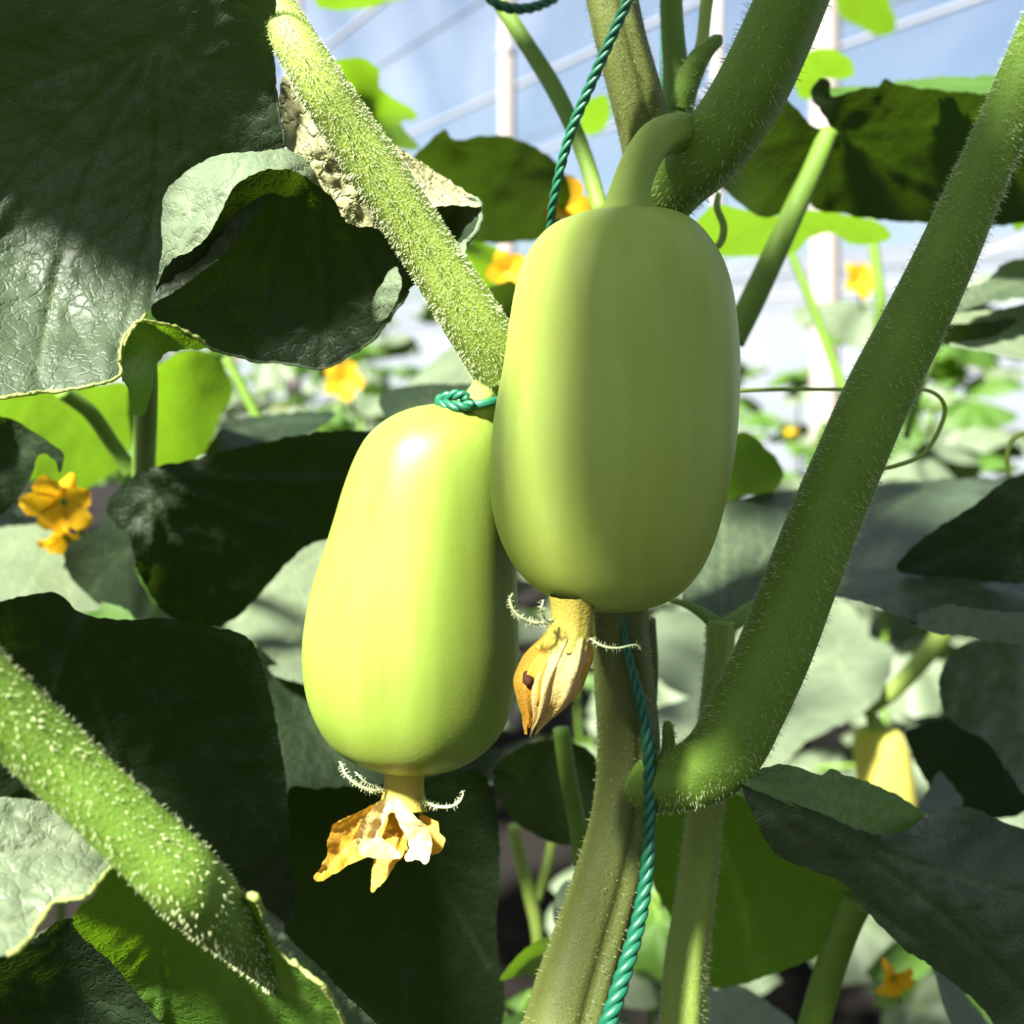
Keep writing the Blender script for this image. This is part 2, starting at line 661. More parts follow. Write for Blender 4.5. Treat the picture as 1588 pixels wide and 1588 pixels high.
# ------------------------------------------------------------------ the greenhouse shell
AX = math.radians(28.2)
U_ = Vector((-math.sin(AX), math.cos(AX), 0))
V_ = Vector((math.cos(AX), math.sin(AX), 0))


def gh(lat, along, z):
    p = V_ * lat + U_ * along
    return Vector((p.x, p.y, z))


PROFILE = [(4.6, 0), (4.6, 0.8), (4.55, 1.5), (4.25, 2.15), (3.7, 2.65), (2.9, 3.0), (1.9, 3.25), (0.8, 3.35), (-0.3, 3.25), (-1.3, 3.0), (-2.1, 2.65), (-2.65, 2.15), (-2.95, 1.5), (-3.0, 0.8), (-3.0, 0)]
AL0, AL1, ANUM = -4.0, 34.0, 20


def shell(name, prof):
    V, Fc = [], []
    for i in range(ANUM + 1):
        a = AL0 + (AL1 - AL0) * i / ANUM
        for (l, z) in prof:
            V.append(gh(l, a, z))
    m = len(prof)
    for i in range(ANUM):
        for k in range(m - 1):
            Fc.append((i * m + k, i * m + k + 1, (i + 1) * m + k + 1, (i + 1) * m + k))
    return struct(name, V, Fc, M['film'], True)


shell('wall_right', PROFILE[:4])
shell('ceiling', PROFILE[3:12])
shell('wall_left', PROFILE[11:])
for nm, a in (('wall_back', AL1), ('wall_front', AL0)):
    V = [gh(l, a, z) for l, z in PROFILE]
    struct(nm, V, [tuple(range(len(V)))], M['film'])
struct('floor', [gh(-3, AL0, 0), gh(4.6, AL0, 0), gh(4.6, AL1, 0), gh(-3, AL1, 0)], [(0, 1, 2, 3)], M['soil'])

struct('ground_outside', [Vector((-90, -60, -0.05)), Vector((110, -60, -0.05)), Vector((110, 160, -0.05)), Vector((-90, 160, -0.05))], [(0, 1, 2, 3)], M['ground'])

# purlins and clamping wires that run along the tunnel under the film
prof_s = catmull([(l, z) for l, z in PROFILE], 6)
k = 0
for f, r in ((0.155, 0.012), (0.175, 0.006), (0.23, 0.014), (0.245, 0.006), (0.29, 0.013), (0.305, 0.007), (0.345, 0.015), (0.39, 0.008), (0.41, 0.014), (0.455, 0.007), (0.50, 0.016), (0.6, 0.014), (0.7, 0.014)):
    l, z = prof_s[int(f * (len(prof_s) - 1))]
    l2 = l - 0.03 * (1 if l > 0.8 else -1)
    pts = [gh(l2, AL0 + (AL1 - AL0) * i / 12, z - 0.03 + 0.012 * math.sin(i * 1.9 + k)) for i in range(13)]
    Vv, Fc = tube_data(pts, [r] * 13, 8)
    k += 1
    struct('trim_%d' % k, Vv, Fc, M['wire' if k % 2 == 0 else 'pipe'], True)


# film tunnel added outside to pale the grey band behind the wall
nt_ = thing('added_tunnel', 'added pale film tunnel outside the right hand wall, behind the white post', 'greenhouse', gh(9.5, 10, 0))
NPR = [(6.4, 0), (6.4, 0.9), (6.7, 1.5), (7.4, 2.0), (8.5, 2.35), (9.6, 2.45), (10.7, 2.35), (11.8, 2.0), (12.5, 1.5), (12.8, 0.9), (12.8, 0)]
Vn, Fn = [], []
for i in range(41):
    for (l, z) in NPR:
        Vn.append(gh(l, -6 + i, z + 0.015 * math.sin(i * 2.1 + l)))
m_ = len(NPR)
for i in range(40):
    for q in range(m_ - 1):
        Fn.append((i * m_ + q, i * m_ + q + 1, (i + 1) * m_ + q + 1, (i + 1) * m_ + q))
obj('film_cover', Vn, Fn, M['cover'], nt_)
for i in range(0, 40, 4):
    Vv, Fc = tube_data([gh(l, -6 + i, z + 0.02) for l, z in NPR], [0.02] * m_, 6)
    obj('hoop', Vv, Fc, M['pipe'], nt_)


# ------------------------------------------------------------------ posts
def post(px, d, wpx, label, top=3.2, rope=False):
    b = at(px, CY, d)
    r = wpx * d / F / 2
    root = thing('greenhouse_post', label, 'post', (b.x, b.y, 0), 'white posts of the greenhouse')
    Vv, Fc = tube_data([Vector((b.x, b.y, z)) for z in (0.0, 0.8, 1.6, 2.4, top)], [r] * 5, 16)
    obj('shaft', Vv, Fc, M['post'], root)
    Vv, Fc = tube_data([Vector((b.x, b.y, z)) for z in (0.0, 0.005, 0.05, 0.06)], [r * 1.7, r * 1.8, r * 1.6, r * 1.0], 16)
    obj('footing', Vv, Fc, M['post'], root)
    Vv, Fc = tube_data([Vector((b.x, b.y, z)) for z in (2.2, 2.205, 2.235, 2.24)], [r * 1.02, r * 1.15, r * 1.15, r * 1.02], 16)
    obj('collar', Vv, Fc, M['pipe'], root)
    return root


post(1279, 2.3, 46, 'thick white post to the right of the upper cucumber, yellow flower beside it', 2.9)
post(786, 3.6, 26, 'slim white post between the curled dry leaf and the green twine', 3.0)
post(456, 4.6, 26, 'white post just below the dark hanging lobe of the upper left leaf', 3.0)
post(1112, 4.0, 20, 'thin white post at the top edge behind the bud stub', 3.0)

# ------------------------------------------------------------------ background plants in rows
def bg_leaf_mesh(seed, size):
    """heart shaped five cornered cucumber leaf with its petiole root at the origin"""
    rnd = random.Random(seed)
    nA, nR = 30, 5
    V, Fc, vein = [Vector((0, 0, 0))], [], [1.0]
    for j in range(1, nR + 1):
        for i in range(nA):
            a = -math.pi + 2 * math.pi * (i + 0.5) / nA
            r = 0.5 + 0.07 * math.cos(5 * a) + 0.02 * math.sin(17 * a + seed)
            notch = max(0.0, 1 - abs(abs(a) - math.pi) / 0.55)
            r *= 1 - 0.72 * notch
            r *= size * j / nR
            x, y = r * math.sin(a), r * math.cos(a) + 0.0
            q = j / nR
            z = -0.22 * size * q * q - 0.10 * size * q * abs(math.sin(2.5 * a)) + 0.05 * size * noise.noise(Vector((x * 30, y * 30, seed)))
            V.append(Vector((x, y, z)))
            vein.append(max(0, math.cos(5 * a)) ** 12 * (1 - 0.5 * q))
    for i in range(nA):
        i2 = (i + 1) % nA
        if i2 != 0 or True:
            Fc.append((0, 1 + i, 1 + i2))
        for j in range(nR - 1):
            a = 1 + j * nA
            Fc.append((a + i, a + nA + i, a + nA + i2, a + i2))
    me = bpy.data.meshes.new('leaf_shape')
    me.from_pydata([tuple(v) for v in V], [], Fc)
    me.polygons.foreach_set('use_smooth', [True] * len(me.polygons))
    at_ = me.attributes.new('vein', 'FLOAT', 'POINT')
    at_.data.foreach_set('value', np.array(vein, dtype=np.float32))
    return me


def flower_mesh(size=0.04):
    V, Fc = [], []
    for k in range(5):
        a0 = 2 * math.pi * k / 5
        b = len(V)
        for r, w, z in ((0.06, 0.08, 0.0), (0.28, 0.24, 0.12), (0.45, 0.2, 0.17), (0.56, 0.05, 0.12)):
            for s in (-1, 0, 1):
                x, y = r, s * w
                V.append((size * (x * math.cos(a0) - y * math.sin(a0)), size * (x * math.sin(a0) + y * math.cos(a0)), size * (z + (0.05 if s else 0))))
        for j in range(3):
            for s in range(2):
                q = b + j * 3 + s
                Fc.append((q, q + 1, q + 4, q + 3))
    n = 8
    b = len(V)
    for r, z in ((0.1, 0.02), (0.13, -0.25), (0.06, -0.5)):
        for i in range(n):
            V.append((size * r * math.cos(i * 2 * math.pi / n), size * r * math.sin(i * 2 * math.pi / n), size * z))
    for j in range(2):
        for i in range(n):
            Fc.append((b + j * n + i, b + j * n + (i + 1) % n, b + (j + 1) * n + (i + 1) % n, b + (j + 1) * n + i))
    me = bpy.data.meshes.new('flower_shape')
    me.from_pydata(V, [], Fc)
    me.polygons.foreach_set('use_smooth', [True] * len(me.polygons))
    me.materials.append(M['petal_fresh'])
    return me


LEAFM = []
for i, (mt, sz) in enumerate((('leaf', 0.15), ('leaf_young', 0.12), ('leaf', 0.18), ('leaf_young', 0.09))):
    me = bg_leaf_mesh(i + 3, sz)
    me.materials.append(M[mt])
    LEAFM.append((me, sz))
FLOWERM = flower_mesh()


def stem_mesh(h, seed):
    rnd = random.Random(seed)
    pts = [Vector((0.03 * math.sin(3 * t + seed), 0.03 * math.cos(2.3 * t + seed), h * t)) for t in np.linspace(0, 1, 9)]
    Vv, Fc = tube_data(pts, [0.006 * (1.1 - 0.6 * t) for t in np.linspace(0, 1, 9)], 7)
    me = bpy.data.meshes.new('stem_shape')
    me.from_pydata([tuple(v) for v in Vv], [], Fc)
    me.polygons.foreach_set('use_smooth', [True] * len(me.polygons))
    me.materials.append(M['stem'])
    return me, pts


def petiole_mesh(a, b, r=0.0028):
    mid = (a + b) / 2 + Vector((0, 0, 0.02))
    Vv, Fc = tube_data([a, mid, b], [r * 1.2, r, r * 0.9], 6)
    me = bpy.data.meshes.new('petiole_shape')
    me.from_pydata([tuple(v) for v in Vv], [], Fc)
    me.polygons.foreach_set('use_smooth', [True] * len(me.polygons))
    me.materials.append(M['stem'])
    return me


PLANTS = []


def plant_kind(seed, h, nleaf, nfl):
    rnd = random.Random(seed)
    root = thing('cucumber_plant', '', 'plant', (0, 0, 0))
    me, pts = stem_mesh(h, seed)
    s = bpy.data.objects.new('stem', me); COL.objects.link(s); s.parent = root
    for i in range(nleaf):
        t = 0.25 + 0.8 * (i + rnd.random() * 0.6) / nleaf
        p = pts[min(int(round(t * 8)), 8)]
        a = i * 2.4 + rnd.uniform(-.5, .5)
        ln = rnd.uniform(0.07, 0.15) * (1.15 - 0.5 * t)
        e = p + Vector((math.cos(a) * ln, math.sin(a) * ln, ln * rnd.uniform(0.1, 0.7)))
        me_, sz = LEAFM[rnd.choice((0, 1, 1, 3))] if t > 0.85 else LEAFM[rnd.choice((0, 0, 1, 2, 2))]
        o = bpy.data.objects.new('leaf', me_); COL.objects.link(o); o.parent = root
        o.location = e
        o.rotation_euler = (rnd.uniform(-0.75, 0.25), rnd.uniform(-0.35, 0.35), a - math.pi / 2)
        q = bpy.data.objects.new('petiole', petiole_mesh(p, e)); COL.objects.link(q); q.parent = root
    for i in range(nfl):
        t = rnd.uniform(0.55, 0.98)
        p = pts[min(int(t * 8), 8)]
        a = rnd.uniform(0, 6.28)
        o = bpy.data.objects.new('flower', FLOWERM); COL.objects.link(o); o.parent = root
        o.location = p + Vector((math.cos(a) * 0.035, math.sin(a) * 0.035, 0.01))
        o.rotation_euler = (rnd.uniform(0.3, 1.3), 0, a + math.pi / 2)
    return root


def copy_tree(root):
    r = root.copy(); COL.objects.link(r)
    for ch in list(root.children):
        c = ch.copy(); COL.objects.link(c); c.parent = r
    return r


KINDS = [plant_kind(21, 1.22, 26, 2), plant_kind(35, 1.28, 28, 1), plant_kind(52, 1.16, 25, 2), plant_kind(77, 1.38, 28, 1)]
used = [False] * 4
rr = random.Random(5)


def put_plant(p, ki, label, group, rz, sc=1.0):
    o = KINDS[ki] if not used[ki] else copy_tree(KINDS[ki])
    used[ki] = True
    o.location = p
    o.rotation_euler = (0, 0, rz)
    o.scale = (sc, sc, sc)
    o['label'] = label
    o['group'] = group
    return o


ORD = 'first second third fourth fifth sixth seventh eighth ninth tenth eleventh twelfth thirteenth fourteenth fifteenth sixteenth seventeenth eighteenth nineteenth twentieth'.split()
ki = 0
for lat, a0, a1, st, lab in ((1.15, 1.0, 6.5, 0.48, 'plant from the near end of the nearest row behind the fruits'),
                             (2.05, 0.7, 8.5, 0.52, 'plant from the near end of the middle row behind the fruits'),
                             (3.1, 0.6, 9.5, 0.75, 'plant from the near end of the far row along the film wall'),
                             (0.15, 2.2, 9.0, 0.52, 'plant from the near end of the row running off behind the left cucumber'),
                             (-0.75, 1.5, 8.0, 0.75, 'plant from the near end of the row past the left edge'),
                             (-1.6, 2.2, 9.0, 0.9, 'plant from the near end of the row along the left wall')):
    a = a0
    nth = 0
    while a < a1:
        p = gh(lat + rr.uniform(-.1, .1), a + rr.uniform(-.1, .1), 0)
        px = p.x / max(p.y, 0.01) * F + CX
        if p.y > 0.9 and (-250 if lat > 0 else -1100) < px < 1800:
            nth += 1
            put_plant(p, ki % 4, ORD[nth - 1] + ' ' + lab, lab, rr.uniform(0, 6.28), rr.uniform(0.86, 1.02))
            ki += 1
        a += st
for (x, y, sc, lab) in ((0.02, 0.80, 0.62, 'low dim plant in the gap between the near black leaf and the vine'), (0.12, 1.0, 0.66, 'low plant under the pale sunlit leaf right of the twine'),
                        (0.34, 0.85, 0.60, 'low plant in the shade below the small yellow cucumber'), (0.45, 1.15, 0.78, 'low plant at the lower right behind the wrinkled grey leaf'),
                        (-0.25, 1.0, 0.80, 'low plant at the left behind the drooping dark leaf'), (-0.48, 1.2, 0.9, 'plant at the left edge behind the backlit leaves'),
                        (0.62, 1.7, 0.92, 'plant right of the thick white post, lit from behind'), (0.25, 1.75, 0.86, 'plant just left of the thick white post foot'), (0.8, 2.0, 0.95, 'plant at the right edge under the pale folded leaf'), (0.44, 2.5, 0.94, 'plant hidden half behind the slanting stalk by the post'),
                        (-0.25, 2.0, 0.9, 'plant behind the orange flower and the twine knot'), (-0.5, 2.6, 0.92, 'plant around the foot of the white post left of centre'), (0.75, 3.0, 0.98, 'plant with pale leaves above the tendril loop at the right'), (1.1, 2.6, 0.98, 'plant at the far right beside the grey dark leaf')):
    put_plant(Vector((x, y, 0)), ki % 4, lab, 'single plants in the gaps of the foreground', rr.uniform(0, 6.28), sc)
    ki += 1
for i in range(7):  # plants added out of view to block film light from behind
    a = math.radians(-172 + 27.5 * i)
    r = 0.68 + 0.06 * (i % 3)
    put_plant(Vector((r * math.cos(a) * 1.3, r * math.sin(a) - 0.05, 0)), ki % 4, ORD[i] + ' added tall plant from the left in the unseen row behind the viewer', 'added plants out of view behind the viewer', rr.uniform(0, 6.28), 1.2)
    ki += 1

# ------------------------------------------------------------------ the two cucumbers
def fruit_body(rows, d, mat, parent, seg=64, lobes=0.012, ph=0.0):
    r = catmull(rows, 6)
    V, Fc = [], []
    for (y, xl, xr) in r:
        c = at((xl + xr) / 2, y, d)
        R = max(xr - xl, 1) / 2 * d / F
        for k in range(seg):
            a = 2 * math.pi * k / seg
            q = 1 + lobes * math.cos(10 * a + ph) * 0.35 + 0.006 * noise.noise(Vector((math.cos(a) * 1.5, math.sin(a) * 1.5, y * 0.004 + ph)))
            V.append(c + Vector((math.cos(a), math.sin(a), 0)) * R * q)
    m = len(r)
    for i in range(m - 1):
        for k in range(seg):
            k2 = (k + 1) % seg
            Fc.append((i * seg + k, (i + 1) * seg + k, (i + 1) * seg + k2, i * seg + k2))
    Fc.append(tuple(range(seg)))
    Fc.append(tuple(reversed(range((m - 1) * seg, m * seg))))
    return obj('body', V, Fc, mat, parent)


def curl_lobe(ctrl, parent, nh=60):
    t, pts, rad = tube('calyx_lobe', ctrl, M['hair'], parent, seg=6)
    hairs(pts, rad, nh, 0.0011, t, width=0.00005, name='fine_hairs')


# --- upper right cucumber, nearest
DA = 0.275
fa = thing('cucumber', 'upper right smooth pale green cucumber hanging in front, withered closed orange flower below', 'cucumber', at(985, 325, DA), 'two large cucumbers')
rowsA = [(323, 965, 1005), (326, 930, 1030), (333, 895, 1055), (348, 858, 1080), (372, 832, 1101), (405, 813, 1120), (450, 799, 1134), (505, 790, 1142),
         (565, 782, 1145), (630, 770, 1143), (690, 762, 1138), (745, 760, 1129), (795, 765, 1118), (840, 778, 1104), (880, 800, 1085), (910, 830, 1060), (930, 868, 1028), (941, 905, 990), (945, 930, 965)]
fruit_body(rowsA, DA, M['fruit'], fa)
t, pts, rad = tube('fruit_stalk', [(1072, 214, 0.300, 62), (1046, 205, 0.291, 62), (1015, 220, 0.283, 58), (992, 255, 0.278, 58), (978, 295, 0.2755, 62), (976, 322, 0.275, 82), (976, 336, 0.275, 100)],
                   M['stem_lime'], fa, seg=24, ridges=5, amp=0.05)
hairs(pts, rad, 160, 0.0008, fa, width=0.00005)

# withered closed flower: five folded petals round one axis


def closed_flower(rows, d, parent, tips):
    r = catmull(rows, 5)
    m = len(r)
    neck_n = int(m * 0.30)
    fm = None
    V, Fc = [], []
    seg = 26
    for i, (y, xl, xr) in enumerate(r[:neck_n + 4]):
        c = at((xl + xr) / 2, y, d)
        R = (xr - xl) / 2 * d / F * 0.97
        for k in range(seg):
            a = 2 * math.pi * k / seg
            V.append(c + Vector((math.cos(a), math.sin(a), 0)) * R * (1 + 0.05 * math.cos(9 * a)))
    for i in range(neck_n + 3):
        for k in range(seg):
            k2 = (k + 1) % seg
            Fc.append((i * seg + k, (i + 1) * seg + k, (i + 1) * seg + k2, i * seg + k2))
    neck = obj('flower_tube', V, Fc, M['neck'], parent, label='yellow orange flower tube')
    for pi, (a0, w, ext, mt) in enumerate(tips):
        V, Fc, vein = [], [], []
        cols = 13
        for i, (y, xl, xr) in enumerate(r[neck_n - 2:]):
            f = i / (m - neck_n + 1)
            c = at((xl + xr) / 2, y + ext * f, d)
            R = (xr - xl) / 2 * d / F
            ww = w * (0.75 + 0.5 * math.sin(math.pi * min(1, f * 1.1))) * (1 - 0.45 * f ** 4)
            for k in range(cols):
                u = k / (cols - 1) * 2 - 1
                a = a0 + u * ww + 0.25 * f * math.sin(pi * 2)
                fold = 0.10 * math.cos(u * 7 + pi) + 0.05 * math.sin(u * 15 + f * 6 + pi)
                q = 1.0 - 0.16 * abs(u) ** 2 + fold * (0.3 + f) + 0.05 * noise.noise(Vector((u * 3, f * 6, pi)))
                V.append(c + Vector((math.cos(a), math.sin(a), 0)) * R * q)
                vein.append(max(0, math.cos(u * 7 + pi)) ** 4 * 0.8)
        rowsn = len(V) // cols
        for i in range(rowsn - 1):
            for k in range(cols - 1):
                q = i * cols + k
                Fc.append((q, q + cols, q + cols + 1, q + 1))
        obj('petal', V, Fc, M[mt], parent, vein=vein)


flA = bpy.data.objects.new('flower', None)
COL.objects.link(flA)
flA.parent = fa
flA.location = at(885, 940, 0.262) - fa.location
closed_flower([(922, 850, 922), (945, 853, 921), (965, 852, 920), (985, 843, 919), (1005, 824, 918), (1025, 808, 916), (1050, 798, 908), (1075, 801, 897), (1095, 808, 880), (1110, 812, 862), (1122, 813, 848), (1136, 815, 836)],
              0.262, flA, [(-1.05, 0.62, 0, 'petal_sunlit'), (-2.35, 0.38, -10, 'petal'), (0.0, 0.7, -12, 'petal'), (1.6, 0.9, -4, 'petal'), (3.0, 0.55, 2, 'petal'), (-1.75, 0.32, 4, 'petal_sunlit')])
Vv, Fc = tube_data([at(816, 1044, .257), at(819, 1055, .255), at(822, 1066, .256)], [0.0008, 0.0014, 0.0007], 8)
obj('petal_gap_shade', Vv, Fc, M['rot'], flA)  # dark blob for the shaded gap between two petals
curl_lobe([(858, 962, .256, 6), (838, 967, .252, 6), (815, 962, .250, 6), (797, 948, .249, 5), (791, 930, .249, 4), (795, 920, .249, 3)], fa, 130)
curl_lobe([(845, 960, .256, 4), (840, 945, .250, 4), (843, 930, .250, 3)], fa, 40)
curl_lobe([(915, 990, .258, 4), (935, 1002, .254, 4), (958, 1005, .253, 4), (985, 1000, .253, 3), (994, 1008, .253, 2)], fa, 50)

# --- lower left cucumber, sunlit
DB = 0.307
fb = thing('cucumber', 'lower left sunlit yellow green cucumber with open shrivelled flower, tied with twine at its stalk', 'cucumber', at(690, 632, DB), 'two large cucumbers')
rowsB = [(627, 668, 712), (631, 645, 738), (640, 618, 757), (655, 592, 773), (678, 568, 785), (710, 550, 793), (755, 533, 797), (805, 518, 799), (855, 502, 800),
         (905, 486, 801), (955, 475, 803), (1000, 470, 804), (1045, 472, 801), (1085, 481, 795), (1120, 497, 784), (1145, 516, 768), (1165, 545, 744), (1180, 585, 712), (1188, 620, 682), (1190, 640, 664)]
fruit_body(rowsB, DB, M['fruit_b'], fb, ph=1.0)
t, pts, rad = tube('fruit_stalk', [(772, 560, 0.302, 56), (762, 590, 0.303, 52), (748, 620, 0.304, 58), (735, 642, 0.305, 76), (726, 660, 0.307, 100)],
                   M['stem_lime'], fb, seg=24, ridges=5, amp=0.05)
hairs(pts, rad, 120, 0.0008, fb, width=0.00005)
flB = bpy.data.objects.new('flower', None)
COL.objects.link(flB)
flB.parent = fb
flB.location = at(625, 1190, 0.30) - fb.location
tube('flower_tube', [(628, 1172, .302, 70), (627, 1192, .302, 62), (626, 1215, .301, 60), (625, 1238, .300, 66), (624, 1258, .299, 74)], M['neck'], flB, seg=20, ridges=9, amp=0.05)
PB = dict(spacing=5, serr=1.2, bumps=0.0012, bscale=0.06, relief=0.0006, vw=2.5)
blade('petal', [(588, 1245), (555, 1260), (520, 1276), (509, 1300), (507, 1325), (497, 1345), (486, 1362), (500, 1366), (522, 1353), (548, 1338), (575, 1325), (590, 1300), (602, 1265)],
      [(595, 1250, .296), (555, 1260, .290), (510, 1300, .287), (490, 1360, .278), (570, 1325, .289), (545, 1300, .292)], M['petal'], flB, base=(595, 1255), tips=[(515, 1290), (492, 1360), (560, 1330)], **PB)
blade('petal', [(597, 1238), (580, 1250), (562, 1272), (553, 1298), (553, 1322), (572, 1330), (598, 1333), (622, 1329), (610, 1312), (596, 1302), (585, 1297), (596, 1275), (608, 1250)],
      [(600, 1240, .290), (575, 1265, .283), (555, 1300, .281), (560, 1325, .277), (620, 1328, .279), (585, 1300, .285), (602, 1255, .288)], M['petal_sunlit'], flB, base=(600, 1242), tips=[(560, 1322), (615, 1328)], **PB)
blade('petal', [(600, 1300), (582, 1322), (577, 1350), (574, 1383), (586, 1378), (600, 1360), (612, 1342), (626, 1324), (622, 1300)],
      [(605, 1300, .292), (576, 1345, .291), (576, 1382, .284), (605, 1350, .288), (624, 1315, .291)], M['petal'], flB, base=(612, 1300), tips=[(577, 1380), (600, 1356)], **PB)
blade('petal', [(612, 1238), (628, 1250), (645, 1268), (662, 1282), (669, 1305), (667, 1330), (660, 1340), (650, 1334), (630, 1336), (627, 1327), (635, 1312), (628, 1295), (617, 1275), (610, 1255)],
      [(614, 1242, .289), (640, 1270, .282), (666, 1300, .283), (664, 1335, .277), (630, 1333, .280), (622, 1280, .287)], M['petal_sunlit'], flB, base=(614, 1242), tips=[(655, 1335), (634, 1332), (666, 1310)], **PB)
blade('petal', [(652, 1262), (672, 1272), (680, 1275), (682, 1290), (690, 1302), (684, 1320), (668, 1326), (658, 1310), (648, 1285)],
      [(652, 1265, .300), (680, 1280, .297), (688, 1302, .293), (668, 1325, .290), (650, 1290, .297)], M['petal'], flB, base=(654, 1268), tips=[(686, 1312), (670, 1324)], **PB)
blade('petal', [(606, 1252), (594, 1285), (600, 1310), (615, 1322), (628, 1324), (632, 1308), (622, 1280), (612, 1256)],
      [(608, 1255, .297), (596, 1290, .299), (628, 1320, .297), (612, 1290, .3015)], M['petal'], flB, **PB)
curl_lobe([(596, 1226, .297, 5), (575, 1226, .293, 6), (553, 1216, .291, 6), (537, 1202, .290, 5), (531, 1190, .290, 4), (527, 1181, .290, 3)], fb, 90)
curl_lobe([(588, 1222, .298, 4), (568, 1214, .294, 4), (556, 1202, .293, 3), (550, 1197, .293, 2)], fb, 30)
curl_lobe([(655, 1240, .297, 4), (675, 1250, .294, 5), (697, 1251, .293, 5), (712, 1244, .292, 4), (718, 1232, .292, 3), (716, 1226, .292, 2)], fb, 90)

# ------------------------------------------------------------------ vine, branches and petioles
vine = thing('cucumber_vine', 'ridged hairy main vine stem running from top edge behind the front cucumber to bottom edge', 'vine', at(900, 1640, 0.292))


def groove(a):
    return 1 + 0.05 * math.cos(5 * a + 0.6) - 0.26 * math.exp(-((((a - 1.3 + math.pi) % (2 * math.pi)) - math.pi) / 0.22) ** 2)


t, pts, rad = tube('stem', [(850, -420, .306, 74), (890, -250, .309, 76), (925, -110, .312, 78), (945, -20, .313, 78), (962, 60, .314, 78), (984, 140, .316, 80), (1004, 220, .319, 82), (1018, 300, .322, 84), (1015, 400, .326, 84), (995, 560, .328, 84), (972, 760, .326, 86),
                           (960, 940, .322, 88), (968, 1060, .319, 92), (975, 1160, .317, 96), (968, 1260, .314, 98), (948, 1350, .310, 104), (918, 1450, .305, 112), (890, 1540, .299, 122), (865, 1640, .292, 130)],
                   M['stem_vine'], vine, seg=48, n=8, prof=groove)
hairs(pts, rad, 4200, 0.0017, vine, width=0.00006)
t2, p2, r2 = tube('side_branch', [(1390, -420, .250, 104), (1320, -240, .258, 108), (1262, -90, .268, 112), (1234, -20, .272, 110), (1205, 50, .277, 112), (1170, 125, .283, 114), (1132, 190, .290, 114), (1092, 240, .298, 112), (1052, 280, .308, 100), (1024, 320, .318, 84)],
                  M['stem'], vine, seg=28, ridges=5, amp=0.035)
hairs(p2, r2, 1700, 0.0026, vine, width=0.00006, droop=0.5)
t3, p3, r3 = tube('side_shoot', [(1030, -330, .335, 28), (1036, -180, .335, 30), (1040, -40, .335, 34), (1042, 30, .335, 36), (1048, 110, .334, 40), (1050, 180, .332, 52), (1046, 240, .328, 66)], M['stem'], vine, seg=14)
hairs(p3, r3, 220, 0.0016, vine, width=0.00006)
t4, p4, r4 = tube('bud_stub', [(1056, 170, .330, 40), (1066, 130, .328, 40), (1080, 98, .326, 36), (1096, 78, .325, 26), (1112, 62, .325, 22), (1118, 56, .325, 8)], M['stem'], vine, seg=12, wob=0.15)
hairs(p4, r4, 220, 0.0014, vine, width=0.00006)
tube('thin_shoot', [(1106, -300, .36, 20), (1098, -40, .36, 22), (1094, 20, .358, 20), (1088, 70, .352, 20), (1076, 110, .345, 26)], M['stem_lime'], vine, seg=10)
t5, p5, r5 = tube('node_stub', [(1030, 1210, .312, 44), (1036, 1180, .311, 32), (1037, 1150, .311, 22), (1036, 1125, .311, 14), (1036, 1118, .311, 4)], M['stem'], vine, seg=12, wob=0.25)
hairs(p5, r5, 200, 0.0012, vine, width=0.00007)
t5, p5, r5 = tube('lower_shoot', [(1000, 960, .345, 34), (1004, 1040, .345, 34), (1000, 1140, .343, 30), (985, 1230, .338, 34)], M['stem_vine'], vine, seg=12)
hairs(p5, r5, 160, 0.0012, vine, width=0.00006)

rp = thing('leaf_stalk', 'thick hairy green leaf stalk rising from the vine to the right edge', 'stalk', at(1000, 1215, 0.312))
t, pts, rad = tube('stalk', [(985, 1218, .314, 80), (1030, 1214, .306, 84), (1085, 1196, .300, 100), (1128, 1160, .297, 112), (1165, 1090, .294, 113), (1202, 1010, .291, 112), (1240, 910, .288, 110), (1276, 815, .285, 107), (1318, 715, .281, 104), (1364, 610, .277, 102), (1412, 515, .273, 98),
                            (1458, 420, .268, 92), (1506, 310, .263, 84), (1552, 205, .258, 78), (1610, 70, .252, 76), (1680, -90, .245, 74), (1770, -280, .238, 72), (1840, -420, .234, 70)], M['stem'], rp, seg=28, ridges=5, amp=0.03)
hairs(pts, rad, 8000, 0.0016, rp, width=0.000045, droop=0.4)

lp = thing('leaf_stalk', 'bright sunlit bristly leaf stalk slanting across the upper left to the lower cucumber', 'stalk', at(775, 565, 0.300))
t, pts, rad = tube('stalk', [(782, 578, .304, 88), (762, 542, .301, 94), (735, 500, .297, 92), (702, 448, .293, 88), (664, 388, .289, 84), (624, 326, .285, 84), (582, 262, .281, 84), (540, 198, .277, 80), (500, 136, .273, 76), (466, 80, .272, 70), (446, 44, .2745, 64), (430, 10, .278, 56), (412, -30, .283, 50), (385, -90, .292, 44)],
                   M['stem_lime'], lp, seg=28, ridges=6, amp=0.03)
hairs(pts, rad, 7500, 0.0011, lp, width=0.00007, droop=0.6)

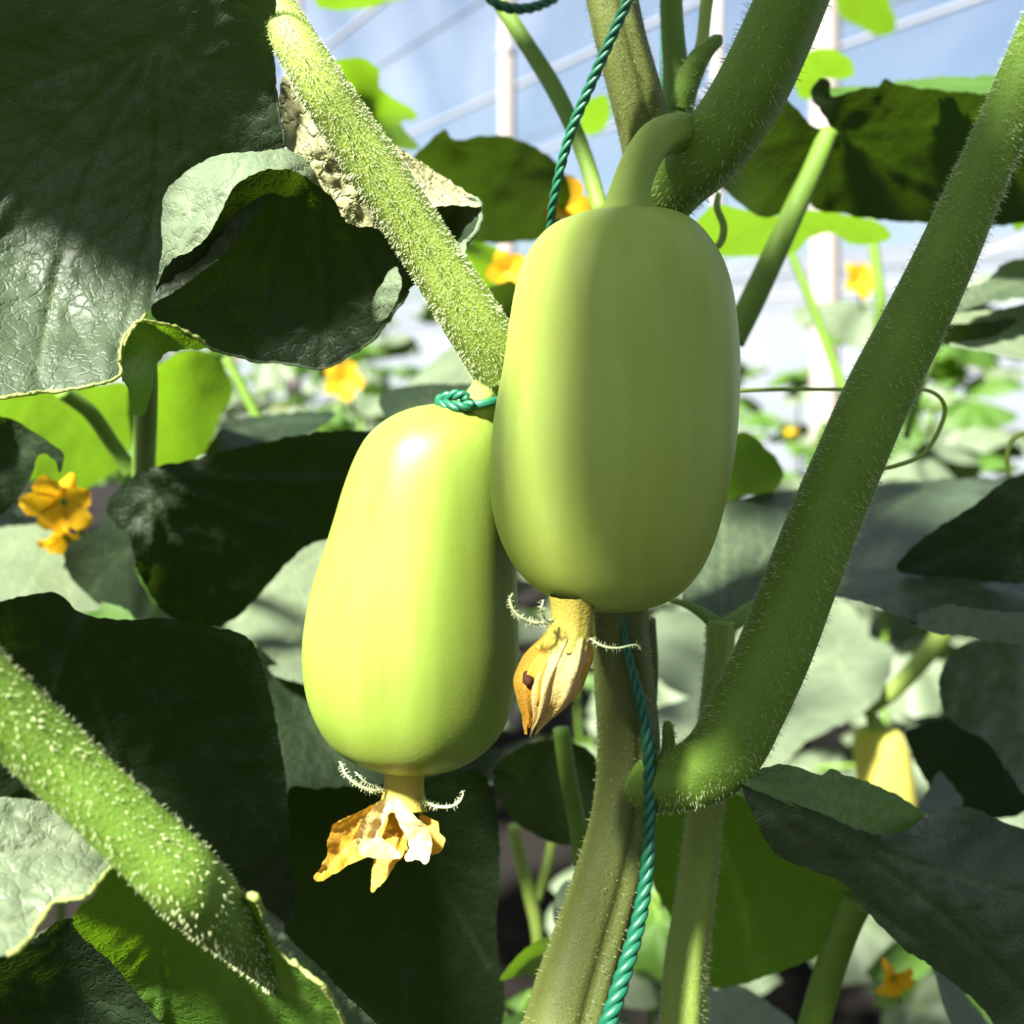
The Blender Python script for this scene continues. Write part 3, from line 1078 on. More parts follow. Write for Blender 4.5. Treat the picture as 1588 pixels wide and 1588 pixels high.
vp = thing('leaf_stalk', 'upright grooved leaf stalk right of the twine, forking under the wide grey green leaf', 'stalk', at(1060, 1640, 0.335))
t, pts, rad = tube('stalk', [(1118, 962, .348, 44), (1116, 1010, .347, 42), (1110, 1090, .345, 46), (1102, 1180, .342, 52), (1092, 1270, .340, 54), (1080, 1380, .338, 58), (1066, 1480, .336, 64), (1060, 1560, .335, 70), (1056, 1640, .335, 72)],
                   M['stem_lime'], vp, seg=30, prof=lambda a: 1 + 0.09 * math.cos(5 * a + 0.3))
hairs(pts, rad, 2400, 0.0018, vp, width=0.00006)
tube('fork_vein', [(1118, 975, .347, 30), (1098, 958, .350, 20), (1070, 940, .356, 13), (1040, 930, .364, 9)], M['stem'], vp, seg=10)
t, pts, rad = tube('fork_vein', [(1118, 975, .347, 30), (1142, 962, .351, 26), (1165, 946, .358, 26), (1188, 940, .366, 18), (1205, 938, .372, 8)], M['stem'], vp, seg=10)
hairs(pts, rad, 120, 0.0012, vp, width=0.00007)

bp_ = thing('leaf_stalk', 'stout lime green bristly leaf stalk entering from the left edge at the bottom', 'stalk', at(-60, 1050, 0.205))
t, pts, rad = tube('stalk', [(-420, 700, .185, 104), (-260, 850, .192, 106), (-110, 990, .200, 108), (-50, 1046, .203, 108), (20, 1112, .207, 108), (90, 1178, .211, 106), (160, 1244, .214, 104), (225, 1305, .217, 106), (285, 1362, .220, 108), (332, 1410, .2265, 92), (384, 1462, .237, 70), (436, 1520, .253, 40), (470, 1560, .267, 12)],
                   M['stem'], bp_, seg=28, ridges=5, amp=0.04)
hairs(pts, rad, 3600, 0.0012, bp_, width=0.00007, droop=0.5)

tl = thing('leaf_stalk', 'slender green leaf stalk slanting down behind the twine at the top', 'stalk', at(930, 330, 0.36))
t, pts, rad = tube('stalk', [(600, -330, .43, 22), (670, -180, .415, 23), (738, -60, .40, 24), (772, 0, .395, 24), (815, 66, .388, 26), (858, 135, .38, 28), (892, 205, .372, 26), (915, 268, .366, 25), (932, 330, .36, 26)], M['stem'], tl, seg=14)
hairs(pts, rad, 300, 0.0009, tl, width=0.00005)

# ------------------------------------------------------------------ twine
def twine(label, ctrl, pitch=0.011, strands=3, name='green_twine', group=None):
    pts, rad = path_px(ctrl, 14)
    # even resample
    L = [0.0]
    for i in range(1, len(pts)):
        L.append(L[-1] + (pts[i] - pts[i - 1]).length)
    n = int(L[-1] / 0.0007)
    P, R = [], []
    arr = np.array([tuple(p) for p in pts])
    for s in np.linspace(0, L[-1], n):
        P.append(Vector([np.interp(s, L, arr[:, c]) for c in range(3)]))
        R.append(np.interp(s, L, rad))
    fr = frames(P)
    root = thing(name, label, 'twine', P[0], group)
    for k in range(strands):
        Q = []
        for i, p in enumerate(P):
            a = 2 * math.pi * (i * 0.0007 / pitch + k / strands)
            Q.append(p + (fr[i][1] * math.cos(a) + fr[i][2] * math.sin(a)) * R[i] * 0.50)
        Vv, Fc = tube_data(Q, [r * 0.55 for r in R], 8)
        obj('strand', Vv, Fc, M['twine'], root)
    return root


twine('green twisted twine coming down from the top edge to the front cucumber', [(1080, -330, .288, 17), (1036, -180, .291, 17), (1000, -60, .294, 17), (972, 5, .296, 17), (942, 72, .298, 17), (912, 140, .301, 17), (885, 205, .304, 16), (868, 265, .307, 15), (857, 320, .311, 14), (853, 370, .318, 14)])
twine('green twisted twine running down beside the main vine below the cucumber', [(966, 900, .316, 9), (966, 955, .315, 10), (972, 1010, .311, 14), (990, 1075, .306, 18), (1004, 1140, .303, 20), (1008, 1210, .301, 21), (1007, 1290, .299, 21), (1002, 1360, .297, 22), (990, 1430, .293, 24), (970, 1500, .288, 26), (945, 1580, .283, 28), (920, 1650, .279, 29)])
twine('short loop of green twine at the top edge above the slender stalk', [(740, -60, .37, 16), (756, -10, .37, 16), (775, 8, .37, 17), (805, 14, .372, 17), (838, 8, .375, 16), (868, -10, .38, 15), (880, -50, .38, 15)])
twine('thin dark twine hanging straight down behind the short shoot at the top', [(1026, -40, .40, 7), (1027, 60, .40, 7), (1027, 150, .40, 7), (1030, 240, .40, 7)], pitch=0.006)
# the wrap round the stalk
cw = at(752, 622, .3045)
ringp = []
for i in range(58):
    a = i / 57 * 4.4 * math.pi - 0.6
    r = 0.0066 + 0.0004 * math.sin(a * 3)
    ringp.append(cw + Vector((math.cos(a) * r - 0.001, math.sin(a) * r, 0.0013 * math.sin(a * 1.0 + 1) + 0.0009 * (i / 57 - 0.5))))
tail = [at(726, 616, .2975), at(708, 612, .2985), at(690, 616, .301), at(679, 622, .304), at(690, 627, .300), at(712, 630, .2965), at(735, 628, .2965)]
kn = thing('green_twine', 'loop of green twine knotted round the stalk of the lower cucumber', 'twine', tuple(cw))
Vv, Fc = tube_data(ringp, [0.0010] * len(ringp), 8)
obj('wrap', Vv, Fc, M['twine'], kn)
tp = [Vector(p) for p in catmull([tuple(v) for v in tail], 6)]
for k in range(2):
    q = [p + Vector((0, math.cos(i * 0.7 + k * math.pi) * 0.0007, math.sin(i * 0.7 + k * math.pi) * 0.0007)) for i, p in enumerate(tp)]
    Vv, Fc = tube_data(q, [0.0009] * len(q), 8)
    obj('loose_end', Vv, Fc, M['twine'], kn)
# ------------------------------------------------------------------ leaves added out of view overhead, shaped to shade what hangs below
E1 = Vector((0, 0, 1)).cross(SUN).normalized()
E2 = SUN.cross(E1)


def shade_leaf(label, poly, s, mat='leaf', tilt=(0.0, 0.0), seed=1):
    """an added leaf above the picture, spread towards the sun to cast shade; poly in metres across the sun's direction"""
    P = catmull(poly, 8, True)
    c = P.mean(0)
    nR = 7
    V, Fc, vein = [], [], []

    def pt(q):
        u, v = q - c
        bend = -2.2 * (u * u + v * v) + 0.006 * noise.noise(Vector((q[0] * 40, q[1] * 40, seed)))
        return E1 * q[0] + E2 * q[1] + SUN * (s + bend + u * tilt[0] + v * tilt[1]) + Vector((0, 0, EYE))
    V.append(pt(c)); vein.append(1.0)
    n = len(P)
    for j in range(1, nR + 1):
        for i in range(n):
            V.append(pt(c + (P[i] - c) * j / nR)); vein.append(1.0 if i % 8 == 0 else 0.0)
    for i in range(n):
        i2 = (i + 1) % n
        Fc.append((0, 1 + i, 1 + i2))
        for j in range(nR - 1):
            a = 1 + j * n
            Fc.append((a + i, a + n + i, a + n + i2, a + i2))
    root = thing('cucumber_leaf', label, 'leaf', V[0], 'added shade leaves above the picture')
    obj('blade', V, Fc, M[mat], root, vein=vein)
    b = V[0]
    Vv, Fc = tube_data([b, b + Vector((-0.01, -0.01, 0.02)), b + Vector((-0.02, -0.015, 0.09))], [0.003, 0.003, 0.0035], 10)
    obj('petiole', Vv, Fc, M['stem'], root)
    return root


def AB(col, row):
    return (-0.4453 + col / 102 * 0.3781, 0.3865 - row / 43 * 0.3697)


shade_leaf('broad added shade leaf above the picture, over the upper cucumber and the slanting stalk',
           [AB(*q) for q in ((79, 31), (78.5, 24), (77, 17), (80, 13), (92, 13), (104, 16), (110, 22), (109, 30), (100, 34.5), (90, 35), (84, 33.5))], 0.19, 'leaf')
shade_leaf('added shade leaf above the picture, over the broad dark leaf in the upper right',
           [AB(*q) for q in ((55, 11), (59, 8.5), (67, 7.3), (75, 8), (84, 9), (92, 11), (98, 14), (90, 15.5), (80, 14.5), (70, 13.8), (61, 14.3))], 0.05, 'leaf', seed=7)
shade_leaf('added shade leaf above the picture, over the folded leaf in the upper left',
           [AB(*q) for q in ((28, 28.3), (33, 22), (42, 20), (52, 19.5), (60, 20.5), (60, 24), (56.5, 25.8), (53, 28.8), (45, 29.2), (36, 29.3))], 0.06, 'leaf_shaded', seed=2)
shade_leaf('added shade leaf above the picture, over the near black leaf at the left',
           [AB(*q) for q in ((34, 37), (37, 33.5), (44, 33), (50, 35), (52, 39), (47, 42), (39, 42))], 0.05, 'leaf_shaded', seed=3)

shade_leaf('small added shade leaf above the picture, over the lower vine',
           [AB(*q) for q in ((72.5, 27.5), (76.5, 28), (78.3, 33), (77.5, 39), (73.5, 40), (72, 34))], 0.0, 'leaf', seed=5)

# ------------------------------------------------------------------ near leaves
# A: the large folded leaf, upper left
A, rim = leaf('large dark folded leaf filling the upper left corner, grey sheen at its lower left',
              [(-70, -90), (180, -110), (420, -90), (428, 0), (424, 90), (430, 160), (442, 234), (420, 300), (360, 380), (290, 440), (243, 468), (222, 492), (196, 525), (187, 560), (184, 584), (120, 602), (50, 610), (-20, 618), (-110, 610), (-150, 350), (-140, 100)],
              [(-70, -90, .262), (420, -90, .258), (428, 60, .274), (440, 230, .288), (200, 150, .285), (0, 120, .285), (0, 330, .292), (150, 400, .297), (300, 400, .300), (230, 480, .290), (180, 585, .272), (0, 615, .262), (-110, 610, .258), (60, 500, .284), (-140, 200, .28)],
              'leaf_half_shade', base=(250, 60), tips=[(-20, 160), (-20, 330), (60, 580), (180, 560), (236, 470), (300, 400), (400, 250)], spacing=9, relief=0.0012, bumps=0.0022, curl=0.0015, vw=3.5)
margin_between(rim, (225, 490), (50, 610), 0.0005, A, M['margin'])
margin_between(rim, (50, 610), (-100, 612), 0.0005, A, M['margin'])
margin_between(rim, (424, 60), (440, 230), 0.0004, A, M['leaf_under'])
# hanging lobe behind the stalk
_, rimL = blade('hanging_lobe', [(236, 470), (262, 380), (300, 300), (380, 255), (470, 250), (530, 290), (590, 325), (640, 385), (658, 425), (636, 448), (618, 474), (585, 520), (545, 550), (500, 572), (455, 565), (400, 560), (340, 545), (305, 528), (262, 508), (238, 492)],
                [(236, 480, .296), (300, 300, .288), (400, 250, .284), (530, 295, .292), (640, 390, .303), (640, 440, .304), (500, 570, .318), (330, 540, .308), (420, 420, .315), (540, 440, .312)],
                M['leaf_shaded'], A, base=(480, 270), tips=[(300, 480), (400, 550), (500, 565), (590, 490)], spacing=9, relief=0.001, bumps=0.0015, seed=4)
margin_between(rimL, (618, 450), (300, 528), 0.0004, A, M['leaf_under'])
# pale turned-up edge arching over the lobe
blade('turned_up_edge', [(240, 452), (246, 425), (251, 380), (250, 330), (256, 300), (280, 272), (316, 250), (355, 238), (400, 235), (445, 232), (485, 255), (520, 290), (548, 318), (578, 352), (556, 350), (534, 328), (505, 296), (475, 276), (445, 262), (410, 264), (380, 276), (356, 300), (340, 335), (322, 366), (296, 388), (268, 402), (256, 416)],
      [(240, 452, .284), (250, 330, .280), (280, 270, .280), (355, 238, .279), (445, 232, .285), (578, 352, .298), (534, 328, .294), (505, 285, .290), (445, 264, .274), (380, 276, .268), (335, 340, .268), (290, 392, .272)],
      M['leaf_under'], A, 'pale green underside', base=(246, 440), tips=[(300, 300), (380, 250), (470, 262)], spacing=6, relief=0.0008, bumps=0.0012, bscale=0.03, seed=8)
blade('curled_tip', [(578, 500), (574, 485), (582, 455), (598, 428), (614, 414), (622, 430), (620, 452), (612, 472), (598, 494)],
      [(578, 495, .303), (582, 455, .300), (614, 414, .297), (621, 440, .2935), (605, 485, .298)], M['leaf_under'], A, spacing=5, bumps=0.001, bscale=0.06, seed=2)
_, rimt = blade('tucked_edge', [(188, 586), (186, 550), (196, 518), (216, 498), (240, 500), (275, 508), (312, 530), (322, 540), (270, 545), (245, 560), (236, 600), (225, 640), (205, 640), (198, 600)],
                [(188, 580, .275), (196, 518, .285), (240, 500, .29), (320, 538, .302), (245, 560, .303), (215, 640, .305)], M['leaf_young'], A, spacing=6, bumps=0.001, seed=3)
margin_between(rimt, (190, 560), (318, 536), 0.0005, A, M['margin'])
tube('petiole', [(222, 520, .302, 30), (226, 570, .325, 36), (226, 640, .37, 36), (223, 720, .415, 36), (222, 800, .45, 36)], M['stem'], A, seg=12)

# B: dried curled leaf behind the sunlit stalk
B, rimb = leaf('dry cream coloured curled leaf behind the sunlit slanting stalk',
               [(520, 150), (560, 190), (610, 222), (660, 255), (705, 285), (738, 308), (744, 322), (700, 318), (660, 322), (640, 318), (610, 300), (560, 240), (520, 190)],
               [(520, 150, .298), (620, 225, .308), (738, 308, .314), (740, 320, .304), (645, 318, .290), (560, 240, .290)],
               'leaf_dry', base=(560, 225), tips=[(660, 262), (690, 300), (640, 310), (735, 312)], spacing=6, relief=0.0010, bumps=0.0014, bscale=0.03, vw=2.0, name='dry_leaf')
_, rimh = blade('curled_inside', [(640, 318), (690, 314), (735, 306), (746, 325), (742, 350), (728, 372), (700, 386), (680, 392), (660, 360)],
                [(640, 318, .296), (735, 306, .311), (746, 330, .305), (725, 372, .299), (680, 392, .304), (690, 350, .313)], M['leaf_shaded'], B, 'dark hollow side of the curl', spacing=6, seed=6)
margin_between(rimh, (738, 308), (715, 380), 0.0007, B, M['leaf_under'])
blade('lower_curl', [(684, 392), (704, 384), (722, 374), (722, 388), (712, 404), (706, 418), (692, 416), (684, 404)], [(684, 395, .298), (722, 374, .297), (722, 390, .294), (700, 416, .296), (705, 395, .2955)], M['leaf_under'], B, spacing=5, bumps=0.001, bscale=0.08, seed=9)
blade('crumpled_strip', [(440, 118), (462, 130), (490, 172), (515, 215), (540, 255), (565, 295), (592, 340), (600, 362), (577, 353), (550, 350), (530, 338), (522, 318), (505, 296), (478, 278), (455, 250), (442, 215), (436, 180), (433, 145)],
      [(440, 118, .288), (490, 172, .281), (540, 255, .285), (600, 362, .291), (530, 338, .288), (470, 270, .288), (436, 190, .296), (480, 225, .284)],
      M['leaf_dry'], B, base=(440, 140), tips=[(470, 260), (520, 320), (560, 345)], spacing=5, relief=0.0007, bumps=0.0013, bscale=0.04, vw=1.6, seed=7)

# C: funnel leaf, lower left
C, rimc = leaf('pale sunlit leaf lobe at the left edge under the stout stalk, yellow rim',
               [(-90, 1230), (0, 1236), (50, 1240), (100, 1252), (140, 1280), (176, 1322), (168, 1350), (150, 1372), (130, 1392), (100, 1394), (80, 1402), (62, 1430), (40, 1462), (15, 1478), (-20, 1484), (-90, 1470)],
               [(-90, 1230, .225), (50, 1240, .232), (176, 1322, .233), (150, 1375, .218), (80, 1402, .212), (20, 1478, .200), (-90, 1470, .198), (40, 1340, .220)],
               'leaf', base=(176, 1322), tips=[(20, 1260), (-30, 1330), (0, 1440), (90, 1390)], spacing=8, relief=0.001, bumps=0.0012, vw=4)
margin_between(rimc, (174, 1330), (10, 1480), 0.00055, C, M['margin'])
D_, rimd = leaf('green funnel shaped leaf at the lower left with ragged yellow lit edge',
                [(112, 1432), (150, 1382), (172, 1340), (210, 1320), (262, 1292), (300, 1312), (332, 1350), (360, 1385), (396, 1392), (408, 1420), (430, 1470), (470, 1505), (510, 1540), (540, 1600), (570, 1680), (330, 1680), (250, 1588), (180, 1500)],
                [(112, 1432, .246), (172, 1340, .232), (262, 1292, .228), (332, 1350, .226), (400, 1395, .224), (470, 1505, .232), (570, 1680, .250), (250, 1588, .280), (330, 1680, .290), (300, 1450, .258)],
                'leaf_young', base=(215, 1330), tips=[(250, 1580), (400, 1580), (500, 1570), (440, 1490)], spacing=8, relief=-0.0014, bumps=0.0015, vw=4)
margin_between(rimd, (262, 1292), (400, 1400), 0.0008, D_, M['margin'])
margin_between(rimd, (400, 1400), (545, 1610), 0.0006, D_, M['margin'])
blade('outer_edge', [(270, 1288), (300, 1298), (340, 1330), (356, 1352), (372, 1378), (398, 1392), (412, 1408), (450, 1455), (500, 1505), (545, 1550), (600, 1605), (680, 1690), (570, 1690), (530, 1590), (490, 1530), (440, 1480), (410, 1432), (400, 1400), (360, 1388), (330, 1352), (300, 1312)],
      [(270, 1288, .229), (340, 1330, .233), (400, 1392, .231), (500, 1505, .241), (600, 1605, .252), (570, 1690, .252), (430, 1470, .2285), (330, 1352, .2262), (680, 1690, .262)],
      M['leaf_under'], D_, 'grey green hairy underside of the edge', spacing=6, bumps=0.0010, bscale=0.05, seed=12)
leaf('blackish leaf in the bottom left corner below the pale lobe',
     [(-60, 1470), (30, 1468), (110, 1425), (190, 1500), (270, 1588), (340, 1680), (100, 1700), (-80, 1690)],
     [(-60, 1470, .262), (110, 1425, .27), (300, 1620, .285), (-80, 1690, .29), (100, 1560, .285)], 'leaf_shaded', base=(-60, 1500), tips=[(270, 1600), (100, 1440), (120, 1690)])

# dark leaves of the left middle
leaf('dark green drooping leaf behind the lower cucumber, to its upper left',
     [(165, 785), (190, 752), (225, 728), (300, 712), (400, 688), (480, 672), (560, 668), (640, 690), (620, 800), (540, 830), (480, 845), (440, 880), (400, 925), (350, 968), (290, 968), (250, 945), (215, 890), (200, 830), (180, 815)],
     [(165, 785, .395), (300, 712, .40), (560, 668, .41), (640, 700, .42), (480, 845, .425), (350, 968, .43), (250, 945, .42), (205, 880, .40), (350, 820, .412)],
     'leaf_shaded', base=(225, 730), tips=[(350, 960), (480, 840), (600, 740), (230, 900)], relief=-0.0022, bumps=0.003, bscale=0.009)
leaf('shaded curled leaf piece hanging beside the yellow flower on the left',
     [(100, 860), (120, 835), (155, 820), (170, 790), (200, 820), (212, 890), (240, 945), (215, 962), (195, 945), (140, 925), (110, 895)],
     [(100, 860, .44), (170, 790, .42), (212, 890, .415), (240, 945, .41), (120, 900, .45)], 'leaf_shaded', base=(205, 850), tips=[(110, 870), (140, 920)])
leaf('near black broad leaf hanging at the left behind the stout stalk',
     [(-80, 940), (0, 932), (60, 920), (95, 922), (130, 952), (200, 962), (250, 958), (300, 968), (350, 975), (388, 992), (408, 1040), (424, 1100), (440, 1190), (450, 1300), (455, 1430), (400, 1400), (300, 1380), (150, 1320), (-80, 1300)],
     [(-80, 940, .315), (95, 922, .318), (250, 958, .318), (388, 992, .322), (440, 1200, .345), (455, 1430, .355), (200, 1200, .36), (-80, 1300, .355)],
     'leaf_shaded', base=(120, 960), tips=[(60, 1280), (250, 1350), (430, 1300), (380, 1000)], relief=-0.001, bumps=0.002)
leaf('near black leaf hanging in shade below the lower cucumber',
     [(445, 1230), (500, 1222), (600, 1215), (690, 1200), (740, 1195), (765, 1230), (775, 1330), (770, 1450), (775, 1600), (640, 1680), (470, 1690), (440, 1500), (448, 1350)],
     [(445, 1230, .375), (600, 1215, .37), (750, 1200, .372), (775, 1400, .40), (775, 1600, .42), (470, 1690, .42), (440, 1480, .40), (610, 1400, .41)], 'leaf_shaded', base=(600, 1225), tips=[(500, 1600), (640, 1660), (760, 1500)])
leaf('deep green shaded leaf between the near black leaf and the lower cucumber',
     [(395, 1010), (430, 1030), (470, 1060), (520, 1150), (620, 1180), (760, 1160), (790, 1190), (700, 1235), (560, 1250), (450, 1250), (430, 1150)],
     [(395, 1010, .43), (470, 1060, .44), (620, 1180, .43), (790, 1190, .42), (560, 1250, .41), (430, 1150, .42)], 'leaf_shaded', base=(420, 1050), tips=[(700, 1200), (560, 1240), (450, 1240)])
leaf('whitish sunlit leaf between the drooping dark leaf and the lower cucumber',
     [(345, 970), (380, 935), (420, 890), (450, 862), (485, 842), (520, 835), (560, 900), (560, 1040), (500, 1060), (430, 1050), (395, 1000)],
     [(345, 970, .455), (450, 862, .50), (520, 835, .52), (560, 1000, .46), (430, 1050, .43), (395, 1000, .44)], 'leaf', base=(500, 860), tips=[(370, 960), (430, 1030), (500, 1050)])
leaf('white sunlit leaf at the left edge under the yellow flower',
     [(-60, 825), (0, 818), (50, 812), (86, 814), (90, 845), (110, 880), (150, 925), (155, 945), (100, 950), (40, 950), (-60, 955)],
     [(-60, 825, .50), (86, 814, .51), (150, 930, .455), (40, 950, .43), (-60, 955, .42), (20, 880, .465)], 'leaf', base=(86, 816), tips=[(0, 860), (20, 940), (110, 935)])
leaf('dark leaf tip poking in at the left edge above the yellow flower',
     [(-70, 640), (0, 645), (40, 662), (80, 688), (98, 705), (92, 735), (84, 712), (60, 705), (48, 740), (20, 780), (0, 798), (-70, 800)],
     [(-70, 640, .36), (40, 662, .37), (98, 705, .365), (0, 798, .385), (-70, 800, .385)], 'leaf_shaded', base=(-60, 660), tips=[(92, 710), (10, 780)], bumps=0.003)
leaf('bright green backlit leaf at the left under the large folded leaf',
     [(-60, 618), (60, 606), (130, 600), (200, 596), (208, 640), (200, 700), (180, 730), (120, 760), (60, 745), (0, 750), (-60, 740)],
     [(-60, 618, .50), (200, 596, .50), (200, 720, .60), (60, 745, .61), (-60, 740, .60)], 'leaf_young', base=(60, 612), tips=[(-20, 720), (60, 735), (170, 720), (195, 640)], bumps=0.003)
leaf('bright green backlit leaf with scalloped edge left of centre',
     [(200, 600), (240, 570), (280, 545), (320, 545), (350, 575), (362, 605), (345, 640), (335, 665), (315, 705), (280, 722), (225, 730), (205, 690)],
     [(200, 600, .50), (290, 545, .50), (360, 600, .52), (310, 705, .60), (225, 730, .60), (270, 640, .555)], 'leaf_young', base=(240, 585), tips=[(345, 600), (310, 690), (240, 720), (300, 555)], bumps=0.002)
leaf('dark slanting leaf stalk and leaf scrap behind the bright backlit leaves',
     [(318, 715), (335, 672), (350, 655), (400, 645), (460, 638), (520, 640), (500, 660), (440, 690), (380, 705)],
     [(318, 715, .53), (350, 655, .57), (520, 640, .58), (440, 690, .54)], 'leaf_shaded', petiole=[(95, 606, .42, 24), (140, 640, .43, 24), (175, 690, .44, 24), (205, 735, .445, 26)], base=(340, 680), tips=[(500, 650)])
leaf('dark green leaf behind the twine knot left of the lower cucumber top',
     [(590, 610), (640, 598), (700, 595), (760, 600), (780, 640), (700, 660), (620, 660), (595, 640)],
     [(590, 610, .50), (700, 595, .52), (780, 640, .48), (620, 660, .46)], 'leaf_shaded', base=(760, 610), tips=[(610, 640)])
leaf('pale sunlit leaf behind the join of the slanting stalk',
     [(630, 600), (660, 570), (690, 545), (720, 530), (760, 560), (770, 600), (720, 604), (670, 600)],
     [(630, 600, .58), (720, 530, .68), (770, 600, .57), (680, 595, .57)], 'leaf', base=(750, 560), tips=[(650, 590), (720, 600)])

# upper middle
leaf('wide dark green leaf behind the curled dry leaf, left of the twine',
     [(640, 250), (670, 215), (690, 200), (705, 218), (740, 212), (780, 210), (830, 228), (868, 258), (885, 300), (870, 345), (850, 368), (790, 376), (735, 374), (690, 350), (650, 310)],
     [(640, 250, .48), (700, 205, .48), (800, 210, .48), (885, 290, .50), (850, 368, .55), (735, 374, .55), (770, 290, .515)], 'leaf_shaded', base=(772, 285), tips=[(690, 220), (860, 260), (860, 350), (750, 370), (670, 280)], bumps=0.003)
leaf('rounded dark leaf top above the dry leaf with a bright green lower rim',
     [(500, 110), (520, 96), (545, 90), (570, 94), (588, 110), (592, 138), (640, 170), (646, 186), (620, 190), (650, 230), (600, 225), (560, 200), (520, 160)],
     [(500, 110, .52), (560, 90, .50), (592, 138, .53), (646, 186, .60), (600, 225, .56), (520, 160, .55), (560, 140, .54)], 'leaf_young', base=(560, 180), tips=[(540, 100), (580, 110), (640, 182), (610, 215)], bumps=0.004)
leaf('bright green leaf edge at the top border left of the slender stalk',
     [(485, -60), (560, -70), (620, -50), (640, -10), (590, 6), (540, 16), (505, 14), (488, 0)],
     [(485, -60, .60), (620, -50, .60), (600, 5, .68), (510, 14, .68)], 'leaf_young', base=(560, -50), tips=[(600, 0), (510, 5)])
leaf('bright green backlit leaf below the dark one, left of the upper cucumber',
     [(700, 400), (720, 376), (760, 380), (790, 400), (770, 440), (740, 455), (710, 440), (690, 425)],
     [(700, 400, .62), (760, 380, .62), (770, 440, .68), (710, 440, .68)], 'leaf_young', base=(745, 385), tips=[(720, 440), (770, 430)])
leaf('dark leaf between the slanting stalk and the upper cucumber',
     [(740, 460), (760, 445), (800, 440), (800, 520), (770, 510), (745, 490)], [(740, 460, .50), (800, 440, .50), (800, 520, .53), (750, 490, .53)], 'leaf_shaded')
leaf('small bright green backlit leaf right of the twine at the top',
     [(900, 200), (905, 165), (925, 148), (944, 152), (945, 185), (930, 205), (910, 210)], [(900, 200, .62), (925, 148, .58), (945, 185, .62), (910, 210, .64)], 'leaf_young')

# upper right
leaf('dark heart half leaf right of the thick upper branch',
     [(1105, 270), (1120, 220), (1150, 160), (1180, 136), (1205, 140), (1235, 168), (1262, 196), (1285, 205), (1270, 250), (1250, 300), (1215, 330), (1180, 336), (1150, 318)],
     [(1105, 270, .40), (1180, 136, .40), (1285, 205, .43), (1250, 300, .45), (1180, 336, .45), (1200, 230, .428)], 'leaf_shaded', base=(1285, 205), tips=[(1180, 150), (1120, 250), (1180, 325), (1235, 315)], bumps=0.002,
     petiole=[(1285, 205, .43, 30), (1262, 260, .426, 34), (1232, 325, .422, 36), (1198, 400, .42, 38), (1165, 470, .42, 40), (1135, 530, .42, 40)])
JR, rimj = leaf('broad dark green leaf spanning the upper right behind the slanting stalk',
                [(1258, 150), (1270, 122), (1288, 128), (1290, 150), (1330, 140), (1362, 134), (1372, 120), (1390, 130), (1460, 140), (1540, 146), (1640, 150), (1690, 300), (1588, 345), (1500, 350), (1420, 345), (1350, 340), (1300, 330), (1262, 322), (1255, 290), (1275, 235), (1290, 200)],
                [(1258, 150, .43), (1380, 130, .42), (1540, 146, .42), (1690, 250, .44), (1588, 345, .475), (1350, 340, .475), (1262, 322, .47), (1290, 200, .435), (1440, 240, .452)],
                'leaf_shaded', base=(1290, 205), tips=[(1360, 145), (1540, 190), (1560, 320), (1400, 335), (1280, 310)], bumps=0.002, relief=0.0012)
blade('upper_fold', [(1262, 140), (1300, 135), (1360, 132), (1400, 124), (1450, 120), (1520, 118), (1600, 110), (1660, 120), (1660, 160), (1560, 146), (1460, 150), (1380, 150), (1300, 158)],
      [(1262, 140, .44), (1450, 120, .49), (1660, 110, .49), (1660, 160, .43), (1460, 150, .425), (1300, 158, .43)], M['leaf_young'], JR, 'bright green lit fold', spacing=7, seed=14)
leaf('bright green backlit leaf below the broad dark leaf, right of the upper cucumber',
     [(1080, 345), (1110, 318), (1150, 325), (1200, 335), (1260, 325), (1320, 335), (1365, 345), (1380, 370), (1330, 380), (1290, 362), (1255, 370), (1230, 392), (1160, 398), (1110, 395), (1085, 372)],
     [(1080, 345, .50), (1200, 335, .50), (1365, 345, .52), (1330, 380, .57), (1160, 398, .58), (1230, 392, .58)], 'leaf_young', base=(1220, 340), tips=[(1120, 385), (1230, 385), (1350, 370)])
leaf('bright green backlit leaf tip at the right edge behind the slanting stalk',
     [(1520, 340), (1545, 300), (1588, 200), (1640, 180), (1660, 330), (1600, 345), (1578, 358), (1560, 340)],
     [(1520, 340, .58), (1588, 200, .50), (1660, 300, .54), (1578, 358, .60)], 'leaf_young', base=(1640, 200), tips=[(1575, 350), (1530, 335)])
leaf('small bright green leaf lit from behind above the broad dark leaf',
     [(1230, 120), (1232, 95), (1250, 80), (1285, 76), (1315, 88), (1325, 115), (1300, 125), (1270, 122), (1262, 150), (1240, 152)],
     [(1230, 120, .66), (1285, 76, .62), (1325, 115, .67), (1240, 152, .70)], 'leaf_young', base=(1285, 118), tips=[(1240, 140), (1260, 85), (1310, 95)])
leaf('green leaf cluster at the top edge right of the thick branch',
     [(1290, -50), (1360, -50), (1378, 0), (1390, 40), (1372, 58), (1350, 52), (1330, 40), (1305, 28), (1295, 0)],
     [(1290, -50, .85), (1378, 0, .88), (1372, 58, .95), (1305, 28, .93)], 'leaf_young', base=(1330, -40), tips=[(1380, 40), (1320, 30)])
leaf('grey dark leaf with pale midrib at the right edge beside the slanting stalk',
     [(1462, 482), (1490, 450), (1530, 435), (1555, 410), (1600, 400), (1660, 410), (1660, 470), (1588, 462), (1540, 468), (1500, 478)],
     [(1462, 482, .42), (1555, 410, .50), (1660, 410, .50), (1660, 470, .44), (1520, 475, .42)], 'leaf_half_shade', base=(1470, 480), tips=[(1600, 430), (1560, 425)])
